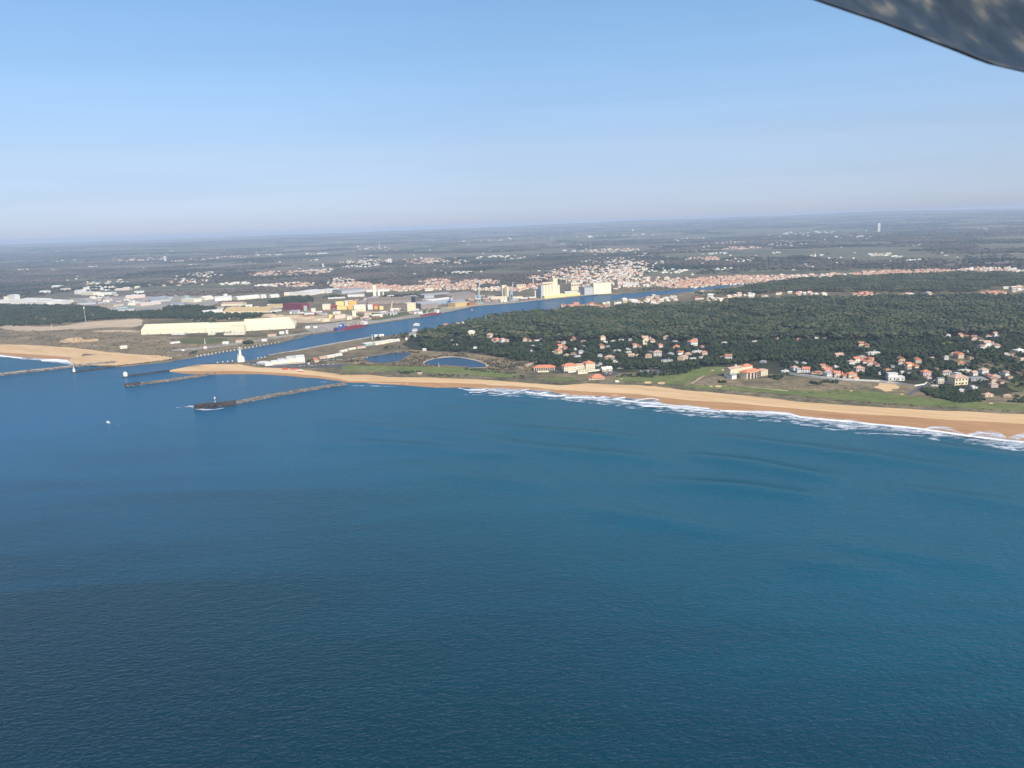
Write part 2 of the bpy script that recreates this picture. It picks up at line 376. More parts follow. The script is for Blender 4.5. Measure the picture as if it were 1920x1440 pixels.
# ------------------------------------------------------------------ coastlines (traced on the ground)
beach_water = [(660,722),(740,724),(790,727),(848,726),(907,728),(957,730),(1027,734),(1063,741),(1127,744),(1177,747),(1227,751),(1252,759),(1280,761),(1330,767),(1353,771),(1430,772),(1480,775),(1502,782),(1597,790),(1667,798),(1733,806),(1813,817),(1867,821),(1925,826)]
beach_inner = [(660,703),(690,703),(727,707),(807,708),(907,712),(960,716),(1052,723),(1102,719),(1227,724),(1280,731),(1397,742),(1497,753),(1600,761),(1700,767),(1925,777)]
beach_wet =   [(660,716),(740,717),(848,719),(960,723),(1060,732),(1127,737),(1193,740),(1243,747),(1290,752),(1380,757),(1430,762),(1497,768),(1600,777),(1700,782),(1783,789),(1860,792),(1925,797)]
def extend(pts, d):     # carry a world polyline on past its last point
    b = Vector(pts[-1]); a = Vector(pts[-20]); return pts+[tuple(b+(b-a).normalized()*d)]
XS = [660+1265*i/260 for i in range(261)]
def cols(poly): q = sorted(poly); return [(x, float(np.interp(x, [a for a, _ in q], [c for _, c in q]))) for x in XS]
bw = extend(W(cols(beach_water)), 5000); bi = extend(W(cols(beach_inner), G), 5000); bwt = extend(W(cols(beach_wet), 1), 5000)
def mixr(a, b, k): return [tuple(Vector(p).lerp(Vector(q), k)) for p, q in zip(a, b)]
# the far ends run parallel
dirv = (Vector(bw[-1])-Vector(bw[-2])).normalized()
bi[-1] = tuple(Vector(bi[-2])+dirv*5000); bwt[-1] = tuple(Vector(bwt[-2])+dirv*5000)
lag_water = [(660,722),(640,715),(600,709),(570,707),(537,704),(487,701),(430,701),(403,702),(345,700),(318,697)]
spit_top = [(660,703),(640,702),(600,697),(560,692),(520,690),(480,689),(450,683),(400,683),(370,684),(340,690),(318,694)]
south_bank = [(318,694),(350,687),(408,681),(440,678),(470,676),(503,668),(560,658),(637,643),(698,633),(757,625),(823,613),(882,602),(957,591),(1027,582),(1060,574),(1110,568),(1177,560),(1277,549),(1347,541),(1397,533),(1447,528)]
north_bank = [(1447,526),(1440,527),(1363,534),(1280,541),(1210,547),(1147,552),(1110,553),(1060,558),(1027,561),(960,568),(890,574),(823,588),(790,594),(690,608),(640,620),(587,626),(560,633),(528,642),(453,654),(370,668),(320,677),(270,682),(217,687)]
nbeach_water = [(217,687),(180,684),(140,683),(125,676),(83,673),(55,670),(0,667)]
nbeach_inner = [(320,672),(250,668),(210,667),(160,659),(100,655),(50,651),(0,648)]
# left coast continues away to the left
nb = W(nbeach_water); d = (Vector(nb[-1])-Vector(nb[-3])).normalized(); nb.append(tuple(Vector(nb[-1])+d*2500))
ni = W(nbeach_inner, G); ni.append(tuple(Vector(ni[-1])+d*2500))
RING = 4300.0
def clip_ring(pts):
    a = Vector(pts[-2]); b = Vector(pts[-1]); lo, hi = 0, 1
    for _ in range(40):
        m = (lo+hi)/2
        if a.lerp(b, m).length < RING: lo = m
        else: hi = m
    return a.lerp(b, lo)
Lp = clip_ring(ni[:-1]+[tuple(Vector(ni[-2])+d*20000)]); Rp = clip_ring(bi)
aL = math.atan2(Lp.x, Lp.y); aR = math.atan2(Rp.x, Rp.y)
arc = [(RING*math.sin(aL+(aR-aL)*i/80), RING*math.cos(aL+(aR-aL)*i/80)) for i in range(81)]
sb = W(south_bank, G); nbk = W(north_bank, G)
land = [tuple(Rp)] + [tuple(p) for p in bi[:-1][::-1]] + [tuple(p) for p in W(spit_top, G)[1:]] + sb[1:] + nbk + [tuple(p) for p in W([(180,685),(150,682.5),(152,668)], G)] + ni[3:-1] + arc[:-1]
sheet_w('land', land, G, M['land'], skirt=-1.5)
def rowz(a, b, k): return [tuple(Vector(p).lerp(Vector(q), k)) for p, q in zip(resample(a, 200), resample(b, 200))]
# right beach: dry sand, wet sand; each strip runs in under the next
loft('beach', [(mixr(bi, bwt, -.03), G+.12), (mixr(bi, bwt, .5), 1.9), (bwt, 1.2), (mixr(bwt, bw, .5), .6), (mixr(bwt, bw, 1.1), -.4)], M['sand'], exact=True)
loft('wet_sand', [(mixr(bwt, bw, -.25), 1.3), (bwt, 1.28), (mixr(bwt, bw, .5), .75), (bw, .12), (mixr(bwt, bw, 1.5), -1.2)], M['wet'], amp=6.0, exact=True)
lw = W(lag_water); lt = W(spit_top, G)
loft('sand_spit', [(lt, G+.1), (rowz(lt, lw, .6), 1.2), (lw, .1), (rowz(lt, lw, 1.3), -1)], M['sand'], n=200)
loft('sand_spit', [(rowz(lt, lw, .72), 1.05), (rowz(lt, lw, 1.0), .2), (rowz(lt, lw, 1.2), -.6)], M['wet'], n=200)
nbs = nb[1:]; 
loft('north_beach', [(ni[1:], G+.1), (rowz(ni[1:], nbs, .6), 1.2), (nbs, .1), (rowz(ni[1:], nbs, 1.4), -1)], M['sand'], n=200)
loft('wet_sand', [(rowz(ni[1:], nbs, .7), 1.12), (nbs, .2), (rowz(ni[1:], nbs, 1.2), -.6)], M['wet'], n=200)
# far country, a relief grid from the ring to the horizon
na, nr = 560, 300
A = np.linspace(aL, aR, na); Rr = RING*np.exp(np.linspace(0, math.log(45000/RING), nr))
AA, RR = np.meshgrid(A, Rr); X = RR*np.sin(AA); Y = RR*np.cos(AA); Z = terrain(X, Y)
Z[0, :] = G
idx = np.arange(na*nr).reshape(nr, na)
Fq = np.stack([idx[:-1, :-1], idx[:-1, 1:], idx[1:, 1:], idx[1:, :-1]], -1).reshape(-1, 4)
tag(link('far_hills', npmesh('far_hills', np.stack([X, Y, Z], -1).reshape(-1, 3), Fq, M['far'], True)), kind='structure')
# ------------------------------------------------------------------ the sea: a grid with real swell near the shore
def sea():
    na, nr = 900, 520
    A = np.linspace(-math.pi, math.pi, 240); A = np.concatenate([A[np.abs(A) > .78], np.linspace(-.78, .78, na)]); A.sort()
    Rr = np.concatenate([[1.0], 330+np.linspace(0, 1, nr)**1.3*1500, np.exp(np.linspace(math.log(1850), math.log(45200), 40))])
    AA, RR = np.meshgrid(A, Rr); X = RR*np.sin(AA); Y = RR*np.cos(AA)
    # phase measured along the offshore direction, bent by slow noise (refraction)
    n = Vector((-dirv.y, dirv.x)); o = Vector(W([(1300, 764)])[0])
    D = (X-o.x)*n.x+(Y-o.y)*n.y
    D = np.abs(D) + 0
    D = -(((X-o.x)*n.x+(Y-o.y)*n.y)) if n.y > 0 else ((X-o.x)*n.x+(Y-o.y)*n.y)
    ph = D + 120*(fbm(X/620+5, Y/620, 2)-.5) + 14*(fbm(X/90, Y/90, 2)-.5)
    env = np.clip(fbm(X/230+50, Y/130+3, 3)*3.6-1.55, 0, 1)*np.exp(-np.clip(D, 0, None)/330)
    s = np.sin(ph*2*math.pi/78)
    Z = env*2.6*(np.exp(1.3*s)/math.exp(1.3)) +   .10*np.sin(ph*2*math.pi/46+1.3)*np.clip(fbm(X/400, Y/400)*2-.5, 0, 1)
    px, py = proj(X, Y, Z*0)
    CR = [([(1640,819),(1720,832),(1782,842),(1910,857),(1990,866)], 3.0), ([(1300,815),(1400,826),(1475,838),(1603,854),(1705,868),(1930,899)], 2.6), ([(1270,853),(1340,861),(1424,873),(1552,896),(1600,902)], 3.4),
          ([(1180,899),(1245,906),(1373,914),(1500,929),(1580,940)], 2.6), ([(1660,913),(1705,919),(1800,932),(1910,949),(1980,960)], 2.2), ([(900,796),(1010,806),(1143,817),(1250,832)], 1.9), ([(900,828),(1000,838),(1071,847),(1194,857),(1290,872)], 2.2),
          ([(520,786),(600,791),(700,800),(850,815),(1000,834)], 1.8), ([(580,826),(700,832),(850,844),(1000,856),(1080,862)], 1.9), ([(1060,948),(1117,955),(1296,988),(1400,1004)], 1.7), ([(1450,1045),(1560,1060),(1720,1085)], 1.5), ([(760,880),(900,895),(1060,918)], 1.3), ([(1500,1010),(1700,1040),(1930,1075)], 1.4)]
    Zc = np.zeros_like(Z)
    for pl, am in CR:
        w_ = resample(W(smooth(pl, 2)), 40); best = np.full(X.shape, 1e9); tt = np.zeros(X.shape)
        w_ = [np.array(q_) for q_ in w_]; x0, x1 = min(q_[0] for q_ in w_)-80, max(q_[0] for q_ in w_)+80; y0, y1 = min(q_[1] for q_ in w_)-80, max(q_[1] for q_ in w_)+80
        mk = (X > x0) & (X < x1) & (Y > y0) & (Y < y1); xx = X[mk]; yy = Y[mk]; bd = np.full(xx.shape, 1e9); bt = np.zeros(xx.shape)
        for k_ in range(39):
            a_, b_ = w_[k_], w_[k_+1]; v_ = b_-a_; t_ = np.clip(((xx-a_[0])*v_[0]+(yy-a_[1])*v_[1])/(v_@v_), 0, 1)
            dd = np.hypot(xx-a_[0]-t_*v_[0], yy-a_[1]-t_*v_[1]); c_ = dd < bd; bd[c_] = dd[c_]; bt[c_] = ((k_+t_)/39)[c_]
        wob = 1+.35*(fbm(xx/60, yy/60, 2)-.5)*2
        Zc[mk] += am*wob*(np.exp(-(bd/21)**2)*1.35)*np.sin(np.pi*np.clip(bt, 0.001, .999))**.7
    Z = Z*.7+Zc
    Z *= (D > 8)*(RR < 1900)*(RR > 340)
    Z *= np.clip((px-360)/300, 0, 1)
    Z = np.clip(Z, 0, 5)
    nA = len(A); nR = len(Rr); idx = np.arange(nA*nR).reshape(nR, nA)
    Fq = np.stack([idx[:-1, :-1], idx[:-1, 1:], idx[1:, 1:], idx[1:, :-1]], -1).reshape(-1, 4)
    tag(link('sea', npmesh('sea', np.stack([X, Y, Z], -1).reshape(-1, 3), Fq, M['sea'], True)), kind='structure')
sea()
# river surface lies a few centimetres over the sea sheet
riv = [(1447,524)]+[(x, y-1) for x, y in north_bank[2:]]+[(217,690),(180,694),(137,700),(150,706),(237,707),(300,700)]+[(x, y+1) for x, y in south_bank]
sheet_w('river', W(riv), .06, M['river'])
# ------------------------------------------------------------------ ground cover sheets
S = sheet
S('bare_sand', [(0,608),(50,612),(115,612),(165,603),(230,599),(266,596),(268,614),(190,614),(120,621),(60,619),(0,618)], M['tan'])
S('heath', [(-60,620),(60,620),(180,616),(262,615),(262,628),(330,632),(420,632),(500,632),(560,628),(540,638),(455,650),(370,664),(325,672),(250,667),(210,664),(160,656),(100,652),(0,645),(-60,642)], M['heath'])
S('bare_sand', [(163,621),(220,618),(262,620),(262,623),(200,623)], M['tan'], 10, 2)
S('bare_sand', [(20,617),(110,614),(165,613),(165,615),(90,620),(30,621)], M['tan'], 10, 2)
S('sand_scar', [(110,640),(128,634),(150,632),(158,638),(190,634),(180,641),(150,642),(120,643)], M['sand'], 6, 4)
S('sand_scar', [(-40,646),(40,646),(110,650),(160,654),(215,662),(320,668),(300,671),(200,668),(100,656),(0,650),(-40,650)], M['sand'], 10, 4)
S('north_beach', [(138,683),(152,683.5),(180,685.5),(205,684.5),(217,685.5),(270,680.5),(322,674.5),(322,669),(250,665),(200,664),(150,668),(125,674)], M['sand'], 10, 1)
S('rough_grass', [(328,634),(420,632),(440,642),(380,646),(340,644)], M['rough'])
S('gravel_track', [(320,655),(380,651),(450,642),(520,630),(600,620),(640,614),(640,616),(600,623),(520,634),(450,646),(380,655),(322,660)], M['paved'], 12, 2)
S('sand_yard', [(480,598),(483,592),(520,591),(600,588),(640,589),(680,592),(660,599),(620,604),(560,606),(550,602),(500,600)], M['tan'], 10, 2)
S('port_yard', [(560,612),(620,606),(690,597),(740,588),(720,578),(790,570),(900,566),(960,562),(1040,556),(1110,549),(1150,549),(1147,551),(1060,557),(960,567),(890,573),(823,586),(790,592),(690,606),(640,618),(587,624)], M['paved'], 12, 1.5)
S('port_lawn', [(690,595),(740,590),(745,586),(800,578),(820,576),(830,580),(790,588),(690,603)], M['rough'], 10, 2)
S('port_yard', [(320,600),(418,588),(520,586),(560,582),(620,580),(640,572),(700,560),(900,566),(800,580),(640,590),(480,598),(410,603)], M['heath'], 12, 3)
S('loading_yard', [(832,580),(860,577),(905,571),(905,567),(870,568),(845,572)], M['gold'], 8, 1)
S('business_park', [(120,562),(150,550),(330,552),(410,560),(410,572),(300,580),(222,586),(180,578)], M['paved'], 12, 3)
S('grassland', [(700,517),(780,512),(950,507),(1050,508),(1050,512),(960,514),(850,519),(740,524)], M['rough'], 15, 4)
# south side
S('car_park', [(456,680),(480,676),(575,684),(640,680),(700,671),(690,677),(640,688),(560,690),(500,689)], M['asphalt'], 8, 1)
S('scrubland', [(600,682),(640,675),(690,667),(760,655),(840,660),(880,662),(930,668),(975,682),(1010,690),(990,700),(940,694),(850,686),(760,686),(680,684)], M['heath'], 10, 4)
S('golf_grass', [(640,684),(700,685),(787,688),(857,688),(940,697),(975,705),(960,709),(860,702),(790,700),(747,695),(640,697)], M['golf'], 8, 2)
S('dune', [(600,690),(640,697),(747,695),(790,700),(860,703),(960,710),(1020,712),(1100,713),(1148,714),(1280,723),(1397,734),(1497,743),(1600,753),(1700,759),(1925,770),(1925,777),(1700,767),(1600,761),(1497,753),(1397,742),(1280,731),(1227,724),(1102,719),(1052,723),(960,716),(907,712),(807,708),(727,707),(745,700),(700,699),(640,703)], M['dune'], 8, 3, 0)
S('golf_lawn', [(1020,708),(1073,707),(1080,711),(1072,714),(1027,714)], M['golf'], 8, 1)
S('golf_fairway', [(1148,713),(1168,705),(1235,706),(1280,697),(1313,689),(1357,687),(1378,692),(1370,700),(1345,701),(1322,704),(1285,723),(1227,718)], M['golf'], 8, 2)
S('rough_grass', [(1290,716),(1322,703),(1360,702),(1378,706),(1385,716),(1400,722),(1440,722),(1480,712),(1600,716),(1740,722),(1780,735),(1700,745),(1600,745),(1500,740),(1397,733),(1280,726)], M['heath'], 8, 3)
S('golf_fairway', [(1280,722),(1380,724),(1440,727),(1530,734),(1600,731),(1667,738),(1700,742),(1767,750),(1850,755),(1925,759),(1925,771),(1767,763),(1600,752),(1497,742),(1397,733),(1280,727)], M['golf'], 8, 2)
S('sand_scar', [(1640,727),(1646,722),(1653,718),(1664,719),(1672,716),(1681,717),(1679,721),(1687,724),(1682,729),(1672,730),(1666,734),(1655,731)], M['sand'], 5, 5, 0)
S('sand_scar', [(1600,730),(1612,727),(1626,724),(1634,728),(1650,733),(1662,737),(1640,736),(1622,731)], M['dune'], 5, 4, 0)
S('sand_scar', [(1560,722),(1590,721),(1622,724),(1600,727),(1575,725)], M['dune'], 5, 4, 0)
S('sand_track', [(1380,722),(1420,727),(1480,733),(1480,734),(1420,728),(1380,723)], M['tan'], 5, 1, 0)
S('sand_track', [(1296,719),(1306,712),(1320,704),(1321,705),(1308,713),(1299,720)], M['tan'], 5, 1, 0)
S('street', [(1745,717),(1758,707),(1790,712),(1832,709),(1880,714),(1925,722),(1925,724),(1880,716),(1832,711),(1790,714),(1760,709),(1748,719)], M['paved'], 8, 1, 0)
S('street', [(1480,701),(1500,704),(1540,709.5),(1590,713.5),(1650,716.5),(1690,721),(1690,722.5),(1650,718),(1590,715),(1540,711),(1500,705.5),(1480,702.5)], M['paved'], 8, 1, 0)
S('road', [(1697,741),(1712,741),(1733,726),(1748,718),(1738,716),(1722,724)], M['asphalt'], 8, 1)
S('green', [(1800,737),(1835,736),(1843,742),(1815,746),(1798,744)], M['golf'], 6, 1)
S('green', [(1333,692),(1365,690),(1375,694),(1360,699),(1337,699)], M['golf'], 6, 1)
for i, (x, y, w) in enumerate([(1336,695,4),(1357,694,5),(1347,725,7),(1333,725,4),(1596,733.5,4),(1858,757,5),(1691,740,4),(1810,750,8),(1215,718,8),(1240,719,8),(1165,711,3)]):
    S('bunker', [(x+w*math.cos(a), y+w*.28*math.sin(a)) for a in np.linspace(0, 6.28, 9)[:-1]], M['sand'], 4, .5)
S('garden_lawn', [(1615,662),(1630,657),(1665,655),(1668,660),(1640,664)], M['golf'], 8, 2)
S('garden_lawn', [(1862,674),(1895,674),(1900,680),(1875,683)], M['golf'], 8, 2)
S('garden_lawn', [(1770,638),(1790,640),(1780,648),(1760,645)], M['golf'], 8, 2)
S('garden_lawn', [(1880,718),(1925,712),(1925,735),(1895,732)], M['rough'], 8, 2)
S('car_park', [(1128,698),(1155,696),(1160,702),(1140,706),(1128,704)], M['asphalt'], 8, 1)
S('car_park', [(1190,700),(1215,692),(1235,694),(1240,701),(1215,705)], M['asphalt'], 8, 1)
S('sand_track', [(965,692),(985,684),(1000,679),(1010,675),(1013,676),(1003,682),(985,690),(970,695)], M['tan'], 8, 1)
S('street', [(1157,690),(1190,687),(1240,690),(1240,692),(1190,690),(1157,693)], M['paved'], 8, 1)
S('parkland', [(1680,640),(1720,655),(1760,668),(1830,690),(1925,700),(1925,730),(1860,745),(1760,735),(1640,712),(1490,705),(1450,700),(1380,700),(1290,690),(1220,694),(1150,700),(1050,700),(990,690),(1000,640),(1150,630),(1300,640)], M['forest_floor'], 12, 3, 1, .02)
S('forest_floor', [(745,652),(775,628),(830,615),(900,602),(1000,588),(1120,582),(1180,575),(1300,571),(1420,565),(1600,561),(1930,560),(1930,680),(1700,650),(1300,650),(1000,675),(900,680)], M['forest_floor'], 20, 4, 1, .015)
# ponds with sandy margins
def pond(pix, rim):
    c = (sum(p[0] for p in pix)/len(pix), sum(p[1] for p in pix)/len(pix))
    S('pond_shore', [(c[0]+(x-c[0])*1.05, c[1]+(y-c[1])*1.12-.3) for x, y in pix], M[rim], 6, 2)
    S('pond', pix, M['pond'], 6, 1.2)
q = lambda l: [(640+x/6, 580+y/6) for x, y in l]
pond(q([(250,560),(320,592),(420,606),(560,602),(660,580),(730,540),(785,500),(745,484),(560,490),(400,520),(300,540)]), 'heath')
pond(q([(915,612),(990,572),(1150,545),(1290,540),(1440,565),(1580,600),(1660,650),(1500,662),(1300,638),(1100,628),(960,628)]), 'tan')
# ------------------------------------------------------------------ surf
def strip(name, top, bot, mat, z=.35, n=200, kind='stuff', z1=None):
    t = W(top); b = W(bot); return loft(name, [(rowz(t, b, k), (z if z1 is None else z+(z1-z)*(1-abs(2*k-1)))) for k in (0, .25, .5, .75, 1)], mat, kind, n)
wl = [p for p in beach_water if p[0] >= 850]
strip('surf_foam', [(x, y-2) for x, y in wl], [(850,735),(900,741),(960,743),(1027,749),(1100,756),(1180,765),(1260,777),(1320,782),(1400,784),(1500,795),(1600,812),(1700,817),(1800,829),(1860,840),(1925,846)], M['foam'], 1.05, 300)
strip('surf_foam', [(900,738),(1000,742),(1100,752),(1200,762),(1300,777),(1400,782),(1500,790),(1600,803),(1700,813),(1800,823),(1925,838)], [(900,743),(1000,748),(1100,759),(1200,771),(1300,784),(1400,790),(1500,800),(1600,820),(1700,824),(1800,834),(1925,856)], M['lace'], .8, 300)
for ln, w0 in (([(1350,772),(1400,774),(1440,775),(1480,778),(1500,784),(1550,789),(1600,793),(1640,798),(1700,803),(1760,811),(1813,819),(1870,826),(1925,832)], 4.5),
               ([(962,738),(978,734),(992,731)], 2), ([(985,736),(1010,740),(1025,737)], 3), ([(1020,742),(1040,744),(1060,743)], 3), ([(1060,747),(1090,747),(1120,748),(1135,745)], 3),
               ([(1120,752),(1145,751),(1172,746)], 2), ([(1150,750),(1180,754),(1220,758),(1280,764),(1330,768)], 3.2), ([(1190,753),(1220,748),(1235,751)], 2.2),
               ([(1205,763),(1250,764),(1290,768),(1350,774)], 2.5),
               ([(860,729),(880,733),(910,732)], 1.6), ([(880,737),(900,737),(925,731)], 2), ([(915,738),(940,741),(955,738)], 1.5)):
    n_ = [(x, y-w0/2) for x, y in ln]; s_ = [(x, y+w0/2) for x, y in ln]
    strip('breaking_wave', n_, s_, M['foamsolid'], 1.25, max(20, len(ln)*10), z1=1.9)
for ln in ([(1600,813),(1660,815),(1740,819)], [(1500,798),(1530,801),(1560,798)], [(1555,800),(1590,804),(1630,806)], [(1280,778),(1330,783),(1360,780)], [(660,724),(720,725),(790,728)], [(870,741),(900,741)]):
    strip('foam_line', [(x, y-.8) for x, y in ln], [(x, y+.8) for x, y in ln], M['foam'], .95, 60)
for t_, b_ in (([(1730,806),(1745,801),(1765,800),(1785,803),(1805,812)], [(1730,808),(1745,808),(1765,811),(1785,814),(1805,817)]), ([(1812,816),(1830,808),(1850,806),(1870,809),(1885,819)], [(1812,820),(1830,821),(1850,823),(1870,824),(1885,825)]), ([(1890,822),(1905,815),(1925,812)], [(1890,827),(1905,828),(1925,830)]), ([(1265,762),(1290,759),(1310,763)], [(1265,765),(1290,767),(1310,768)])):
    strip('swash', t_, b_, M['foam'], 1.2, 30)
# north beach surf, foam round the mole heads, wake
strip('surf_foam', [(-60,661),(0,665),(40,669),(80,672),(120,675),(143,681)], [(-60,667),(0,671),(40,676),(80,678),(110,684),(140,687)], M['foam'], .6, 80)
strip('breaking_wave', [(-60,664),(0,666),(25,669),(42,671)], [(-60,667),(0,669),(25,672),(42,673.5)], M['foamsolid'], .9, 60)
strip('breaking_wave', [(75,675),(100,673),(125,675),(140,680)], [(80,679),(105,680),(125,681),(140,684)], M['foamsolid'], .9, 60)
strip('foam_line', [(330,764),(350,762),(362,759),(366,764),(400,768),(420,765)], [(330,766),(348,767),(360,769),(380,771),(400,770),(420,766.5)], M['foam'], .6, 40)
strip('foam_line', [(570,714),(590,714),(612,716)], [(578,717),(595,718),(615,717)], M['lace'], .4, 20)
strip('boat_wake', [(204,792),(214,794),(226,797)], [(204,793.2),(213,796),(222,800)], M['lace'], .3, 20)
# ------------------------------------------------------------------ rock moles and jetties
def boulders(pts, n, w, h, size, seed):
    rr = np.random.default_rng(seed); V0 = np.array(ICO[1][0]); F0 = np.array(ICO[1][1])
    rp = np.array([tuple(p) for p in resample(pts, n)]); dd = np.gradient(rp, axis=0); dd /= np.linalg.norm(dd, axis=1)[:, None]+1e-9
    nn = np.stack([-dd[:, 1], dd[:, 0]], -1)
    off = rr.uniform(-1, 1, n); c = rp+nn*(off*w/2)[:, None]+rr.normal(0, 1, (n, 2)); z = np.clip(h*(1.15-abs(off)*1.1), 0, None)+rr.uniform(-.6, .5, n)
    s = size*rr.uniform(.5, 1.7, n)
    V = (V0[None]*rr.uniform(.65, 1.25, (n, len(V0), 1)))*s[:, None, None]*np.array([1, 1, .7])+np.concatenate([c, z[:, None]], -1)[:, None]
    Fc = F0[None]+(np.arange(n)*len(V0))[:, None, None]
    return V.reshape(-1, 3), Fc.reshape(-1, 3)
def mole(name, pix, w, h, label, cat, cap=None, nb=900, size=2.0, cmat='concrete', rock='rock', wtop=.35, head=None):
    pts = densify(W(pix), 15); o = empty(name, (pts[0][0], pts[0][1], 0), 0, label, cat); org = Vector((pts[0][0], pts[0][1]))
    loc = [(x-org.x, y-org.y) for x, y in pts]
    rp = resample(loc, 90); rows = []
    for k, z in ((-.5, -1.2), (-wtop/2, h), (wtop/2, h), (.5, -1.2)):
        r = []
        for i, p in enumerate(rp):
            a = rp[max(0, i-1)]; b = rp[min(89, i+1)]; t = (b-a).normalized(); r.append(tuple(p+Vector((-t.y, t.x))*w*k*(.8+.45*float(fbm(np.array(i/5.0+k*9), np.array(w), 2)))))
        rows.append((r, z))
    loft('core', rows, M[rock], kind=None, n=90, parent=o)
    if cap:
        rows = [([tuple(Vector(q)) for q in r], z) for r, z in rows]
        cr = []
        for k, z in ((-.5, h-.5), (-.5, h+.35), (.5, h+.35), (.5, h-.5)):
            r = []
            for i, p in enumerate(rp):
                a = rp[max(0, i-1)]; b = rp[min(89, i+1)]; t = (b-a).normalized(); r.append(tuple(p+Vector((-t.y, t.x))*cap*k))
            cr.append((r, z))
        loft('deck', cr, M[cmat], kind=None, n=90, parent=o)
    V, Fc = boulders(loc, nb, w, h, size, len(name)+nb)
    bo = link('boulders', npmesh('boulders', V, Fc, M[rock]), o); bo['kind'] = 'stuff'
    if head:
        hp = [(P(x, y, 0)-Vector((org.x, org.y, 0)))[:2] for x, y in head[0]]
        V, Fc = boulders(hp, head[1], head[2], head[3], size*1.2, 99+nb)
        bo = link('head_rocks', npmesh('head_rocks', V, Fc, M['darkrock']), o); bo['kind'] = 'stuff'
    return o
mole('rock_groyne', [(648,721),(600,728),(560,735),(500,745),(440,757),(400,761),(368,765)], 15, 3.6, 'longest rock groyne, nearest the camera, ending in a dark rocky head', 'groyne', 4.0, 1500, 1.6, head=([(440,758),(400,762),(366,765)], 420, 24, 5))
mole('rock_groyne', [(403,702),(360,708),(320,714),(280,719),(238,724)], 15, 3.4, 'shorter rock groyne between the sand spit and the nearest long groyne', 'groyne', 4.0, 900, 1.6, head=([(262,721),(236,724)], 160, 19, 4))
mole('training_wall', [(320,695),(290,699),(262,703),(236,706)], 8, 1.6, 'low broken line of rocks off the tip of the sand spit', 'training wall', None, 300, 1.5, rock='darkrock')
mole('harbour_jetty', [(217,681),(180,684),(140,688),(90,694),(50,698),(0,704),(-80,714)], 17, 4.2, 'pale concrete topped jetty running out of the left edge of the picture', 'jetty', 8.5, 900, 1.8)
mole('training_wall', [(320,675.5),(270,682),(217,688),(180,693),(150,696.5),(136,698)], 9, 1.7, 'dark rock wall along the river mouth ending at the small white beacon', 'training wall', None, 700, 1.5, rock='darkrock')
mole('river_wall', [(503,668),(530,663),(560,659),(600,651),(637,644),(698,633)], 10, 3.2, 'long concrete and rock wall along the near bank of the river beside the car park', 'river wall', 4, 700, 1.3, head=None)
mole('rock_revetment', [(690,608.5),(660,615),(620,622),(587,626.5),(560,634),(528,642.5)], 9, 2.2, 'rock revetment along the far bank below the long cream storage hall', 'revetment', None, 600, 1.4)
mole('quay_wall', [(690,608),(740,600.5),(790,594),(823,588),(890,574.3),(960,568.3),(1027,561.3),(1110,553.5)], 7, 2.4, 'straight concrete quay wall of the port on the far bank', 'quay', 5, 200, .8, wtop=.9, rock='concrete')
# north bank wall and its white posts
mole('training_wall', [(320,677),(345,673),(370,668.5),(453,654.5),(528,642.5)], 5, 1.6, 'low wall under the row of white posts on the far bank', 'training wall', None, 300, 1.0)
# ------------------------------------------------------------------ houses
HOUSES = []      # (x, y, size) used to clear the woods
CL = set()
def clear(x, y, r):
    n = int(r//6)+1
    for i in range(-n, n+1):
        for j in range(-n, n+1): CL.add((int(x//6)+i, int(y//6)+j))
def clear_view(x, y, w, front):          # the plot of a house: itself and its garden on the seaward side
    v = Vector((x, y)).normalized()
    for k in range(0, int(front), 5): clear(x-v.x*k, y-v.y*k, w*.5)
WALLS = dict(w='white', c='cream', p='palecream', k='pink', b='buff', g='grey')
ROOFS = dict(o='orangetile', t='terracotta', n='browntile', l='paletile', g='greyroof', w='whiteroof')
def windows(parent, w, d, z0, storeys, n):
    for s in range(storeys):
        for i in range(n):
            x = -w/2+w*(i+.5)/n
            MB().box(x, -d/2-.03, z0+s*2.9+.9, 1.3, .12, 1.3).build('window', M['glass'], parent)
_hc = {}
